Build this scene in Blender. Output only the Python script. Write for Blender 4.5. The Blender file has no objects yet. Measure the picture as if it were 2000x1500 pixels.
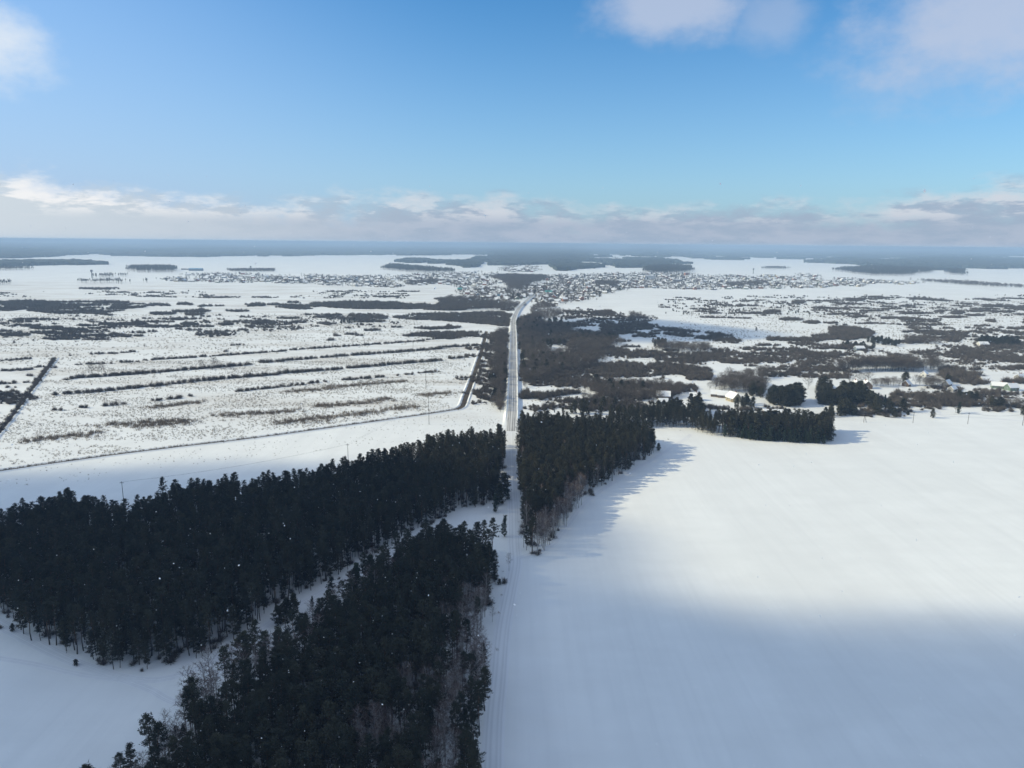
import bpy, math, random
import numpy as np
from mathutils import Matrix, Vector

S = bpy.context.scene
C = S.collection
rad = math.radians
RNG = np.random.default_rng(7)
random.seed(7)

# ------------------------------------------------------------------ camera
CAM_H = 110.0                       # drone height, metres
FPX = 1390.0                        # focal length in pixels of the 2000 px wide photograph
PITCH = math.atan((750 - 475) / FPX)
ROLL = 0.0095
_f = np.array([0, math.cos(PITCH), -math.sin(PITCH)])
_r0 = np.array([1.0, 0, 0]); _u0 = np.array([0, math.sin(PITCH), math.cos(PITCH)])
_r = _r0 * math.cos(ROLL) + _u0 * math.sin(ROLL)
_u = -_r0 * math.sin(ROLL) + _u0 * math.cos(ROLL)
cam_d = bpy.data.cameras.new('camera'); cam = bpy.data.objects.new('camera', cam_d); C.objects.link(cam)
cam_d.sensor_width = 36.0; cam_d.lens = 36.0 * FPX / 2000.0
cam_d.clip_start = 0.5; cam_d.clip_end = 120000
cam.matrix_world = Matrix(((_r[0], _u[0], -_f[0], 0), (_r[1], _u[1], -_f[1], 0), (_r[2], _u[2], -_f[2], CAM_H), (0, 0, 0, 1)))
S.camera = cam
S.render.resolution_x = 1024; S.render.resolution_y = 768

def G(px, py, z=0.0):
    """surveyed point on the ground, read off the photograph (2000x1500)"""
    d = _f + _r * ((px - 1000) / FPX) + _u * ((750 - py) / FPX)
    t = (z - CAM_H) / d[2]
    return np.array([d[0] * t, d[1] * t])
def proj(x, y, z=0.0):
    v = np.stack([np.asarray(x, float), np.asarray(y, float), np.broadcast_to(np.asarray(z, float) - CAM_H, np.shape(x))], -1)
    w = v @ _f
    return 1000 + FPX * (v @ _r) / w, 750 - FPX * (v @ _u) / w, w

# ------------------------------------------------------------------ light, sky, exposure
SUN_EL, SUN_AZ = 29.5, -90.0        # azimuth from +Y towards +X: the sun stands due left
vs = S.view_settings
vs.view_transform = 'Standard'; vs.look = 'None'; vs.gamma = 1; vs.use_curve_mapping = False
vs.exposure = 0.15
sd = bpy.data.lights.new('sun', 'SUN'); sd.energy = 4.0; sd.angle = rad(0.6); sd.color = (1.0, 0.90, 0.61)
sun = bpy.data.objects.new('sun', sd); C.objects.link(sun)
SUNV = Vector((math.sin(rad(SUN_AZ)) * math.cos(rad(SUN_EL)), math.cos(rad(SUN_AZ)) * math.cos(rad(SUN_EL)), math.sin(rad(SUN_EL))))
sun.rotation_euler = SUNV.to_track_quat('Z', 'Y').to_euler()
sun.location = SUNV * 500

class NT:
    """small helper for node trees"""
    def __init__(s, t): s.t = t; s.n = t.nodes; s.l = t.links
    def add(s, kind, ins=None, **kw):
        n = s.n.new(kind)
        for k, v in kw.items(): setattr(n, k, v)
        for k, v in (ins or {}).items():
            sock = n.inputs[k]
            if hasattr(v, 'links') or isinstance(v, bpy.types.NodeSocket): s.l.new(v, sock)
            else: sock.default_value = v
        return n
    def m(s, op, a, b=None, c=None, clamp=False):
        n = s.n.new('ShaderNodeMath'); n.operation = op; n.use_clamp = clamp
        for i, v in enumerate((a, b, c)):
            if v is None: continue
            if isinstance(v, bpy.types.NodeSocket): s.l.new(v, n.inputs[i])
            else: n.inputs[i].default_value = v
        return n.outputs[0]
    def sm(s, v, lo, hi):
        n = s.n.new('ShaderNodeMapRange'); n.interpolation_type = 'SMOOTHSTEP'
        s.l.new(v, n.inputs[0]); n.inputs[1].default_value = lo; n.inputs[2].default_value = hi
        n.inputs[3].default_value = 0; n.inputs[4].default_value = 1
        return n.outputs[0]
    def mix(s, f, a, b):
        n = s.n.new('ShaderNodeMix'); n.data_type = 'RGBA'
        for i, v in ((0, f), (6, a), (7, b)):
            if isinstance(v, bpy.types.NodeSocket): s.l.new(v, n.inputs[i])
            else: n.inputs[i].default_value = v if i == 0 else (*v, 1)
        return n.outputs[2]
    def noise(s, vec, scale, detail=4, rough=.55, off=None, mul=None):
        if off is not None or mul is not None:
            mp = s.n.new('ShaderNodeMapping'); s.l.new(vec, mp.inputs[0])
            if off is not None: mp.inputs['Location'].default_value = off
            if mul is not None: mp.inputs['Scale'].default_value = mul
            vec = mp.outputs[0]
        n = s.n.new('ShaderNodeTexNoise'); s.l.new(vec, n.inputs['Vector'])
        n.inputs['Scale'].default_value = scale; n.inputs['Detail'].default_value = detail; n.inputs['Roughness'].default_value = rough
        return n.outputs['Fac']

W = bpy.data.worlds.new('World'); S.world = W; W.use_nodes = True
t = NT(W.node_tree); t.n.clear()
sky = t.add('ShaderNodeTexSky', sky_type='NISHITA', sun_disc=False, sun_elevation=rad(SUN_EL), sun_rotation=rad(SUN_AZ),
            altitude=100, air_density=1.0, dust_density=1.0, ozone_density=1.5)
hs = t.add('ShaderNodeHueSaturation', {'Saturation': 1.25, 'Value': 1.0, 'Color': sky.outputs[0]})
tint = t.add('ShaderNodeVectorMath', {0: hs.outputs[0], 1: (.61, .98, 1.17)}, operation='MULTIPLY')
bg_sky = t.add('ShaderNodeBackground', {'Color': tint.outputs[0], 'Strength': 0.125})
tc = t.add('ShaderNodeTexCoord'); D = tc.outputs['Generated']
sep = t.add('ShaderNodeSeparateXYZ', {0: D})
EL = t.m('MULTIPLY', t.m('ARCSINE', sep.outputs[2]), 57.2958)
AZ = t.m('MULTIPLY', t.m('ARCTAN2', sep.outputs[0], sep.outputs[1]), 57.2958)
def blob(az, el, ra, re):
    a = t.m('DIVIDE', t.m('SUBTRACT', AZ, az), ra); b = t.m('DIVIDE', t.m('SUBTRACT', EL, el), re)
    return t.m('SUBTRACT', 1.0, t.m('SQRT', t.m('ADD', t.m('MULTIPLY', a, a), t.m('MULTIPLY', b, b))))
# low bank of cloud all round the horizon, its tops uneven
n1 = t.noise(D, 7.0, 6, .55, off=(3.1, .4, 0), mul=(1, 1, 2.2))
n2 = t.noise(D, 26.0, 5, .6, off=(0, 5, 0), mul=(1, 1, 2.6))
n0 = t.noise(D, 2.0, 2, .5, off=(7, 1, 0), mul=(1, 1, .6))
lift = t.m('MULTIPLY', t.sm(t.m('MULTIPLY', AZ, -1.0), 18, 40), 1.1)
topel = t.m('ADD', t.m('ADD', t.m('ADD', t.m('MULTIPLY', t.m('SUBTRACT', n1, .5), 7.5), t.m('MULTIPLY', t.m('SUBTRACT', n2, .5), 3.2)), 3.1), lift)
dlt = t.m('SUBTRACT', topel, EL)
bank = t.m('MULTIPLY', t.sm(dlt, -.9, 1.7), .96)
# colour: pale lit tops, mauve-grey undersides
n3 = t.noise(D, 15.0, 5, .6, off=(9, 0, 3), mul=(1, 1, 4.0))
lit = t.m('MULTIPLY', t.m('MULTIPLY', t.sm(n3, .43, .55), t.sm(EL, 1.3, 2.5)), t.m('ADD', .42, t.m('MULTIPLY', t.sm(t.m('MULTIPLY', AZ, -1.0), 0, 38), .58)))
low = t.mix(t.sm(AZ, -42, 0), (.66, .73, .78), t.mix(t.sm(n3, .35, .62), (.36, .45, .58), (.44, .51, .63)))
bankcol = t.mix(lit, low, (.93, .93, .93))
# higher clouds
n4 = t.noise(D, 5.0, 6, .6, off=(1, 2, 8), mul=(1, 1, 1.6))
n5 = t.noise(D, 16.0, 5, .6, off=(4, 2, 1), mul=(1, 1, 1.6))
rough = t.m('ADD', t.m('MULTIPLY', t.m('SUBTRACT', n4, .5), 1.5), t.m('MULTIPLY', t.m('SUBTRACT', n5, .5), .9))
def cloud(az, el, ra, re, lo=0.0, hi=.5):
    return t.sm(t.m('ADD', blob(az, el, ra, re), rough), lo, hi)
white = t.m('MULTIPLY', cloud(-36.5, 11.4, 6.5, 3.6, -.05, .8), .85)
pk = t.m('MULTIPLY', cloud(31.5, 13.6, 9, 5.2, -.1, .8), .8)
pk2 = t.m('MULTIPLY', cloud(10.8, 16.4, 6.5, 2.8, -.1, .8), .75)
pk3 = t.m('MULTIPLY', cloud(18.5, 15.5, 3.5, 2.6, .0, .9), .4)
gen = t.m('MULTIPLY', t.m('MULTIPLY', t.sm(t.noise(D, 2.6, 6, .6, off=(5, 5, 5)), .40, .60), t.sm(EL, 19.5, 28)), .85)
pinks = t.m('MAXIMUM', t.m('MAXIMUM', pk, pk2), pk3)
bg_bank = t.add('ShaderNodeBackground', {'Color': bankcol, 'Strength': 0.9})
bg_white = t.add('ShaderNodeBackground', {'Color': (.80, .86, .92, 1), 'Strength': 0.9})
bg_pink = t.add('ShaderNodeBackground', {'Color': (.53, .60, .75, 1), 'Strength': 0.9})
bg_gen = t.add('ShaderNodeBackground', {'Color': (.74, .80, .88, 1), 'Strength': 1.0})
# bright thin veil low down, thicker towards the sun
veil = t.m('MULTIPLY', t.m('POWER', t.m('SUBTRACT', 1.0, t.m('MINIMUM', t.m('DIVIDE', t.m('MAXIMUM', EL, 0.0), t.m('ADD', 18.0, t.m('MULTIPLY', t.sm(t.m('MULTIPLY', AZ, -1.0), 0, 40), 14.0))), 1.0)), 1.4), t.m('ADD', .6, t.m('MULTIPLY', t.sm(t.m('MULTIPLY', AZ, -1.0), -10, 42), .4)))
bg_veil = t.add('ShaderNodeBackground', {'Color': (.42, .55, .82, 1), 'Strength': 0.9})
def mixs(f, a, b):
    n = t.add('ShaderNodeMixShader', {0: f}); t.l.new(a.outputs[0], n.inputs[1]); t.l.new(b.outputs[0], n.inputs[2]); return n
s_ = mixs(veil, bg_sky, bg_veil); s_ = mixs(pinks, s_, bg_pink); s_ = mixs(gen, s_, bg_gen); s_ = mixs(white, s_, bg_white); s_ = mixs(bank, s_, bg_bank)
t.add('ShaderNodeOutputWorld', {'Surface': s_.outputs[0]})

cy = S.cycles
S.render.engine = 'CYCLES'
cy.use_denoising = True
try: cy.denoiser = 'OPENIMAGEDENOISE'
except Exception: pass
cy.max_bounces = 6; cy.diffuse_bounces = 3; cy.glossy_bounces = 1; cy.transparent_max_bounces = 12; cy.volume_bounces = 1
cy.sample_clamp_indirect = 4; cy.use_adaptive_sampling = False

# ------------------------------------------------------------------ materials
def mat(name):
    m = bpy.data.materials.new(name); m.use_nodes = True
    t = NT(m.node_tree); b = t.n['Principled BSDF']; b.inputs['Specular IOR Level'].default_value = .15
    return m, t, b
def geo_pos(t): return t.add('ShaderNodeNewGeometry').outputs['Position']
def simple(name, col, rough=.8, var=.0, scale=1.0, rnd=.0):
    m, t, b = mat(name)
    b.inputs['Roughness'].default_value = rough
    c = tuple(col)
    n = t.noise(geo_pos(t), scale, 3)
    f = t.m('ADD', 1.0 - var - rnd * .5, t.m('ADD', t.m('MULTIPLY', n, var * 2), t.m('MULTIPLY', t.add('ShaderNodeObjectInfo').outputs['Random'], rnd)))
    v = t.add('ShaderNodeVectorMath', {0: c, 3: f}, operation='SCALE')
    t.l.new(v.outputs[0], b.inputs['Base Color'])
    return m
def needle_mat(name, a, bcol):
    m, t, b = mat(name); b.inputs['Roughness'].default_value = .75
    r = t.add('ShaderNodeObjectInfo').outputs['Random']
    n = t.noise(geo_pos(t), .9, 3)
    c = t.mix(t.m('MULTIPLY', t.m('ADD', t.m('POWER', r, 2.0), t.m('MULTIPLY', n, .6)), .8, clamp=True), a, bcol)
    t.l.new(c, b.inputs['Base Color']); return m
M = {}
M['needle'] = needle_mat('pine needles', (.019, .023, .016), (.062, .058, .034))
M['needle2'] = needle_mat('spruce needles', (.016, .030, .022), (.034, .050, .030))
def bark():
    m, t, b = mat('pine bark'); b.inputs['Roughness'].default_value = .9
    z = t.add('ShaderNodeSeparateXYZ', {0: t.add('ShaderNodeTexCoord').outputs['Object']}).outputs[2]
    c = t.mix(t.sm(z, 4, 10), (.060, .050, .045), (.13, .075, .045))
    t.l.new(c, b.inputs['Base Color']); return m
M['bark'] = bark()
M['birch'] = simple('birch bark', (.34, .31, .29), .8, .25, 1.5)
M['twig'] = simple('bare twigs', (.115, .078, .066), .9, .2, .06, .35)
M['willow'] = simple('willow twigs', (.112, .094, .080), .9, .35, .022, .5)
M['reed'] = simple('dry reeds', (.20, .16, .115), .9, .2, .05, .3)
M['pole'] = simple('weathered pole wood', (.10, .085, .075), .9, .2, 1)
M['metal'] = simple('dull steel', (.2, .2, .2), .5)
M['wire'] = simple('line wire', (.05, .05, .05), .6)
M['flake'] = simple('snowflake', (.85, .85, .87), .8)
M['ditch'] = simple('dark reedy ditch bed', (.055, .047, .040), .9, .35, .35)

def snow_mat(name, base=(.81, .81, .79), fields=False):
    m, t, b = mat(name); b.inputs['Roughness'].default_value = .65
    P = geo_pos(t)
    n = t.noise(P, .012, 5, .6, mul=(1, .6, 1)); n2 = t.noise(P, .09, 4, .6, mul=(.45, 1, 1))
    n3 = t.noise(P, .0011, 3, .5)
    f = t.m('ADD', t.m('MULTIPLY', n, .6), t.m('MULTIPLY', n2, .4))
    c = t.mix(t.sm(f, .3, .7), tuple(x * .89 for x in base), base)
    if fields:
        s = t.add('ShaderNodeSeparateXYZ', {0: P}); X, Y = s.outputs[0], s.outputs[1]
        # thin dry grass showing through the snow of the flood plain and the old hay fields
        gz = t.m('MULTIPLY', t.sm(Y, 395, 470), t.m('SUBTRACT', 1.0, t.sm(Y, 1700, 2000)))
        gn = t.noise(P, .028, 5, .65, mul=(.28, 1, 1)); gf = t.noise(P, .55, 3, .7)
        left = t.m('SUBTRACT', 1.0, t.sm(X, -40, 10))
        g = t.m('MULTIPLY', t.m('MULTIPLY', t.sm(gn, .45, .68), t.sm(gf, .46, .64)), gz)
        g = t.m('ADD', t.m('MULTIPLY', g, t.m('ADD', .35, t.m('MULTIPLY', left, .5))), t.m('MULTIPLY', t.m('MULTIPLY', t.sm(gn, .35, .65), gz), t.m('ADD', .04, t.m('MULTIPLY', left, .17))))
        c = t.mix(g, c, (.40, .34, .27))
        st = t.noise(P, .09, 4, .6, off=(3, 1, 0), mul=(1, .05, 1)); st2 = t.noise(P, .5, 3, .6, off=(1, 1, 0), mul=(1, .03, 1))
        near = t.m('SUBTRACT', 1.0, t.sm(Y, 420, 520))
        c = t.mix(t.m('MULTIPLY', t.m('ADD', t.m('MULTIPLY', t.sm(st, .4, .65), .6), t.m('MULTIPLY', t.sm(st2, .45, .7), .4)), t.m('MULTIPLY', near, .42)), c, (.66, .66, .65))
        # faint ploughing lines under the snow of the big field
        wv = t.add('ShaderNodeTexWave', {'Vector': P, 'Scale': .055, 'Distortion': 14.0, 'Detail': 4.0, 'Detail Scale': .6}, bands_direction='X')
        bm = t.m('ADD', t.m('MULTIPLY', wv.outputs['Fac'], .03), t.m('MULTIPLY', t.noise(P, .5, 5, .65, mul=(.5, 1, 1)), .20))
    else:
        bm = t.m('MULTIPLY', t.noise(P, .5, 5, .65), .25)
    bm = t.m('ADD', bm, t.m('MULTIPLY', n2, .5))
    bp = t.add('ShaderNodeBump', {'Strength': .45, 'Distance': .6, 'Height': bm})
    t.l.new(bp.outputs[0], b.inputs['Normal']); t.l.new(c, b.inputs['Base Color'])
    return m
M['snow'] = snow_mat('snow field', fields=True)
M['bank'] = snow_mat('ploughed snow', (.81, .81, .79))
M['roof'] = simple('snow on a roof', (.82, .81, .80), .6, .06, .4)
def track_mat(name, dark, snow, amount):
    """u runs across the road, v along it in metres"""
    m, t, b = mat(name); b.inputs['Roughness'].default_value = .6
    uv = t.add('ShaderNodeUVMap').outputs[0]; s = t.add('ShaderNodeSeparateXYZ', {0: uv}); U = s.outputs[0]
    P = geo_pos(t)
    lines = None
    for c_, w_ in ((.17, .05), (.34, .06), (.62, .06), (.82, .05)):
        q = t.m('SUBTRACT', 1.0, t.m('MINIMUM', t.m('DIVIDE', t.m('ABSOLUTE', t.m('SUBTRACT', U, c_)), w_ * 1.6), 1.0))
        lines = q if lines is None else t.m('MAXIMUM', lines, q)
    nz = t.noise(P, .35, 4, .6, mul=(1, .12, 1))
    f = t.m('MULTIPLY', t.m('ADD', t.m('MULTIPLY', lines, .85), t.m('MULTIPLY', t.sm(nz, .4, .7), .35)), amount, clamp=True)
    c = t.mix(f, snow, dark); t.l.new(c, b.inputs['Base Color']); return m
M['road'] = track_mat('snowy asphalt with tyre tracks', (.13, .12, .108), (.60, .58, .55), .9)
M['track'] = track_mat('packed snow track', (.55, .55, .55), (.76, .76, .76), .55)
M['canopy'] = simple('far forest canopy', (.030, .040, .030), .9, .3, .02)

# ------------------------------------------------------------------ object helpers
def link(o): C.objects.link(o); return o
def tag(o, label=None, cat=None, group=None, kind=None):
    if label: o['label'] = label
    if cat: o['category'] = cat
    if group: o['group'] = group
    if kind: o['kind'] = kind
    return o
def mesh(name, v, f, mats, mi=None, uv=None, smooth=False):
    me = bpy.data.meshes.new(name)
    me.from_pydata([tuple(map(float, p)) for p in v], [], [tuple(map(int, q)) for q in f])
    for m in (mats if isinstance(mats, (list, tuple)) else [mats]): me.materials.append(m)
    if mi is not None: me.polygons.foreach_set('material_index', np.asarray(mi, dtype=np.int32))
    if uv is not None:
        l = me.uv_layers.new(name='UVMap'); l.data.foreach_set('uv', np.asarray(uv, dtype=np.float32).ravel())
    if smooth: me.polygons.foreach_set('use_smooth', [True] * len(me.polygons))
    me.update(); return me
def obj(name, me, parent=None, loc=None, rz=0, sc=None):
    o = bpy.data.objects.new(name, me); link(o)
    if parent is not None: o.parent = parent
    if loc is not None: o.location = loc
    if rz: o.rotation_euler = (0, 0, rz)
    if sc is not None: o.scale = (sc, sc, sc) if isinstance(sc, (int, float, np.floating)) else sc
    return o
class MB:
    def __init__(s): s.v = []; s.f = []; s.mi = []
    def tri(s, a, b, c, m=0):
        n = len(s.v); s.v += [a, b, c]; s.f.append((n, n + 1, n + 2)); s.mi.append(m)
    def quad(s, a, b, c, d, m=0):
        n = len(s.v); s.v += [a, b, c, d]; s.f.append((n, n + 1, n + 2, n + 3)); s.mi.append(m)
    def tube(s, pts, radii, k=5, m=0, cap=True):
        base = len(s.v); pts = [np.asarray(p, float) for p in pts]
        for i, p in enumerate(pts):
            d = pts[min(i + 1, len(pts) - 1)] - pts[max(i - 1, 0)]; d = d / (np.linalg.norm(d) + 1e-9)
            a = np.cross(d, (0, 1, 0) if abs(d[1]) < .9 else (1, 0, 0)); a /= np.linalg.norm(a); b = np.cross(d, a)
            for j in range(k):
                w = 2 * math.pi * j / k; s.v.append(p + (a * math.cos(w) + b * math.sin(w)) * radii[i])
        for i in range(len(pts) - 1):
            for j in range(k):
                j2 = (j + 1) % k
                s.f.append((base + i * k + j, base + i * k + j2, base + (i + 1) * k + j2, base + (i + 1) * k + j)); s.mi.append(m)
        if cap: s.f.append(tuple(base + (len(pts) - 1) * k + j for j in range(k))); s.mi.append(m)
    def box(s, c, d, m=0, rz=0):
        n = len(s.v); cs, sn = math.cos(rz), math.sin(rz)
        for z in (-.5, .5):
            for x, y in ((-.5, -.5), (.5, -.5), (.5, .5), (-.5, .5)):
                X, Y = x * d[0], y * d[1]; s.v.append((c[0] + X * cs - Y * sn, c[1] + X * sn + Y * cs, c[2] + z * d[2]))
        for q in ((0, 3, 2, 1), (4, 5, 6, 7), (0, 1, 5, 4), (1, 2, 6, 5), (2, 3, 7, 6), (3, 0, 4, 7)):
            s.f.append(tuple(n + i for i in q)); s.mi.append(m)
    def me(s, name, mats, smooth=False): return mesh(name, s.v, s.f, mats, s.mi, smooth=smooth)

# ------------------------------------------------------------------ noise and scatter
def vnoise(x, y, seed=0):
    x = np.asarray(x, float); y = np.asarray(y, float)
    xi = np.floor(x).astype(np.int64); yi = np.floor(y).astype(np.int64); fx = x - xi; fy = y - yi
    fx = fx * fx * (3 - 2 * fx); fy = fy * fy * (3 - 2 * fy)
    def h(a, b):
        n = (a * 374761393 + b * 668265263 + seed * 1274126177) & 0xffffffff
        n = ((n ^ (n >> 13)) * 1274126177) & 0xffffffff
        return ((n ^ (n >> 16)) & 0xffff) / 65535.0
    return (h(xi, yi) * (1 - fx) + h(xi + 1, yi) * fx) * (1 - fy) + (h(xi, yi + 1) * (1 - fx) + h(xi + 1, yi + 1) * fx) * fy
def fbm(x, y, seed=0, o=3):
    s = 0; a = .5; k = 0
    for i in range(o): s = s + a * vnoise(x * 2 ** i, y * 2 ** i, seed + i * 17); k += a; a *= .5
    return s / k
def inside(poly, x, y):
    poly = np.asarray(poly); r = np.zeros(np.shape(x), bool); n = len(poly)
    for i in range(n):
        x1, y1 = poly[i]; x2, y2 = poly[(i + 1) % n]
        c = (y1 > y) != (y2 > y)
        with np.errstate(divide='ignore', invalid='ignore'):
            xi = (x2 - x1) * (y - y1) / (y2 - y1) + x1
        r ^= c & (x < xi)
    return r
def gpoly(pp): return np.array([G(*p) for p in pp])
def grow(pp, hgt):
    """a traced outline includes the plants' own height: pull its far side back to where they stand"""
    pp = np.array(pp, float); y1 = pp[:, 1].max(); y0 = pp[:, 1].min()
    hp = hgt * (y1 - 475) / CAM_H; hp = min(hp, .7 * (y1 - y0))
    pp[:, 1] += hp * (y1 - pp[:, 1]) / max(y1 - y0, 1e-6); return pp
def fill(poly, sp, edge=4.0, keep=None, holes=()):
    """jittered grid of points inside a ground polygon, its edge made uneven"""
    lo = poly.min(0) - edge; hi = poly.max(0) + edge
    nx = int((hi[0] - lo[0]) / sp) + 1; ny = int((hi[1] - lo[1]) / sp) + 1
    gx, gy = np.meshgrid(np.arange(nx), np.arange(ny)); gx = gx.ravel(); gy = gy.ravel()
    x = lo[0] + (gx + (gy % 2) * .5 + RNG.uniform(-.42, .42, gx.size)) * sp; y = lo[1] + (gy + RNG.uniform(-.42, .42, gx.size)) * sp
    ex = (vnoise(x / (edge * 2.2), y / (edge * 2.2), 3) - .5) * 2 * edge; ey = (vnoise(x / (edge * 2.2), y / (edge * 2.2), 4) - .5) * 2 * edge
    k = inside(poly, x + ex, y + ey)
    for h in holes: k &= ~inside(h, x + ex * .5, y + ey * .5)
    x, y = x[k], y[k]
    if keep is not None and x.size:
        kk = keep(x, y); x, y = x[kk], y[kk]
    return np.stack([x, y], 1)

# ------------------------------------------------------------------ plant prototypes
def pine_mesh(seed, h=18.0, base=.48, width=2.3, limbs=26, tufts=4, per=18, size=.38, conic=.5, needle='needle'):
    r = np.random.default_rng(seed); T = MB(); F = MB()
    bend = r.uniform(-.5, .5, 2)
    ax = lambda z: np.array([bend[0] * (z / h) ** 2 + .15 * math.sin(z * .6 + seed), bend[1] * (z / h) ** 2 + .12 * math.cos(z * .5 + seed), z])
    zs = [0, h * .2, h * .45, h * .7, h * .88, h * .99]
    T.tube([ax(z) for z in zs], [.018 * h * .62, .014 * h * .62, .011 * h * .62, .007 * h * .62, .05, .02], 6)
    # a few dead stubs below the crown
    for i in range(5):
        z = h * r.uniform(base * .5, base); a = r.uniform(0, 6.28); p = ax(z); q = p + np.array([math.cos(a), math.sin(a), -.1]) * r.uniform(.6, 1.3)
        T.tube([p, q], [.035, .01], 3, cap=False)
    for i in range(limbs):
        u = (i + r.uniform(0, .8)) / limbs; z = h * (base + (1 - base) * u * .97)
        a = i * 2.399 + r.uniform(-.5, .5)
        prof = (1 - conic) * math.sin(math.pi * min(1, .22 + .78 * u)) ** .6 + conic * (1 - u) ** .8 * min(1, .45 + u * 3)
        L = max(.35, width * prof * r.uniform(.65, 1.2))
        p = ax(z); up = .15 + .45 * u; d = np.array([math.cos(a), math.sin(a), up]); d /= np.linalg.norm(d)
        T.tube([p, p + d * L * .55 + (0, 0, -.03 * L), p + d * L], [.055, .035, .012], 3, cap=False)
        for k in range(tufts):
            s = (.32 + .7 * (k + r.uniform(0, .9)) / tufts); c = p + d * L * min(s, 1.02) + r.normal(0, .16, 3)
            for q in range(per):
                v = r.normal(0, 1, 3); v[2] = abs(v[2]) * .6 + .1; v /= np.linalg.norm(v)
                w = np.cross(v, r.normal(0, 1, 3)); w /= np.linalg.norm(w); sz = size * r.uniform(.6, 1.2)
                o = c + r.normal(0, .2, 3)
                F.tri(o - w * sz * .28, o + w * sz * .28, o + v * sz)
    top = ax(h * .95)
    for q in range(14):
        v = r.normal(0, .6, 3); v[2] = abs(v[2]) + .3; v /= np.linalg.norm(v); w = np.cross(v, r.normal(0, 1, 3)); w /= np.linalg.norm(w)
        o = top + r.normal(0, .25, 3); F.tri(o - w * .13, o + w * .13, o + v * .6)
    return T.me('pine_trunk', M['bark']), F.me('pine_crown', M[needle])
def bare_mesh(seed, h=14.0, width=2.4, base=.3, limbs=22, twigs=16, tw=.05, trunkmat='birch', twig='twig', spread=.6):
    r = np.random.default_rng(seed); T = MB(); F = MB(); b = r.uniform(-.5, .5, 2)
    ax = lambda z: np.array([b[0] * (z / h) ** 2, b[1] * (z / h) ** 2, z])
    T.tube([ax(z) for z in (0, h * .3, h * .6, h * .85, h)], [.010 * h, .008 * h, .0055 * h, .0028 * h, .008], 5)
    for i in range(limbs):
        u = (i + r.uniform(0, .9)) / limbs; z = h * (base + (1 - base) * u * .93); a = i * 2.399 + r.uniform(-.4, .4)
        L = width * (math.sin(math.pi * min(1, .25 + .75 * u)) ** .7) * r.uniform(.8, 1.3) + .3
        d = np.array([math.cos(a) * spread, math.sin(a) * spread, 1 - spread * .45]); d /= np.linalg.norm(d)
        p = ax(z); q = p + d * L * 1.15
        T.tube([p, p + d * L * .6, q], [.004 * h, .0025 * h, .008], 3, cap=False)
        for k in range(twigs):
            s = r.uniform(.25, 1.0); c = p + d * L * 1.15 * s
            v = d * .7 + r.normal(0, .55, 3); v /= np.linalg.norm(v); w = np.cross(v, r.normal(0, 1, 3)); w /= np.linalg.norm(w)
            l = r.uniform(.5, 1.25) * width / 2.4
            F.tri(c - w * tw * .5, c + w * tw * .5, c + v * l)
            c2 = c + v * l * .4; v2 = v + r.normal(0, .6, 3); v2[2] -= .25
            F.tri(c2 - w * tw * .35, c2 + w * tw * .35, c2 + v2 * l * .7)
    return T.me('birch_trunk', M[trunkmat]), F.me('birch_crown', M[twig])
def shrub_mesh(seed, h=3.0, rr=2.1, n=230, tw=.13, m='willow'):
    r = np.random.default_rng(seed); F = MB(); cen = [(r.uniform(-.5, .5) * rr, r.uniform(-.5, .5) * rr, r.uniform(.75, 1.0)) for _ in range(4)]
    for i in range(n):
        cx, cy_, hh = cen[i % 4]; a = r.uniform(0, 6.283); e = math.acos(r.uniform(.05, 1))
        d = np.array([math.sin(e) * math.cos(a) * rr * .75, math.sin(e) * math.sin(a) * rr * .75, math.cos(e) * h * hh + .1])
        s = r.uniform(0, .75) if i % 5 else 0; c = np.array([cx, cy_, 0]) * (.4 + .6 * s) + d * s; tip = np.array([cx, cy_, 0]) + d * r.uniform(.8, 1.08)
        v = tip - c; w = np.cross(v, r.normal(0, 1, 3)); w /= np.linalg.norm(w) + 1e-9; b = tw * r.uniform(.6, 1.3)
        F.tri(c - w * b * .5, c + w * b * .5, tip)
    return F.me('bare_shrub', M[m])
def tuft_mesh(seed):
    r = np.random.default_rng(seed); F = MB()
    for i in range(14):
        o = np.array([r.normal(0, .45), r.normal(0, .3), 0]); a = r.uniform(0, 3.14); w = np.array([math.cos(a), math.sin(a), 0]) * .05
        F.tri(o - w, o + w, o + (r.normal(0, .2), r.normal(0, .2), r.uniform(.5, 1.1)))
    return F.me('dry_reeds', M['reed'])

PROTO = {
    'pine': [pine_mesh(i, h=18, limbs=28, base=b, width=w, conic=c) for i, b, w, c in ((1, .5, 2.2, .15), (2, .56, 2.0, .0), (3, .52, 2.4, .0), (4, .46, 2.1, .3), (5, .6, 2.2, .0), (6, .5, 2.3, .15))],
    'lowpine': [pine_mesh(10 + i, h=14, base=b, width=w, limbs=34, per=16, size=.42, conic=c) for i, b, w, c in ((1, .2, 2.1, .25), (2, .28, 1.9, .2), (3, .16, 2.2, .4))],
    'round': [pine_mesh(20 + i, h=7, base=.06, width=2.4, limbs=34, per=11, size=.6, conic=.45) for i in range(3)],
    'spruce': [pine_mesh(30 + i, h=9, base=.05, width=2.0, limbs=38, per=10, size=.5, conic=1.0, needle='needle2') for i in range(2)],
    'birch': [bare_mesh(40 + i) for i in range(5)],
    'bare': [bare_mesh(50 + i, h=9, width=3.4, base=.15, limbs=26, twigs=15, tw=.085, trunkmat='bark', twig='willow', spread=.75) for i in range(4)],
    'shrub': [(shrub_mesh(60 + i),) for i in range(5)],
    'tuft': [(tuft_mesh(70 + i),) for i in range(3)],
}
PH = {'pine': 18, 'lowpine': 14, 'round': 7, 'spruce': 9, 'birch': 14, 'bare': 9, 'shrub': 3, 'tuft': 1}
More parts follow.
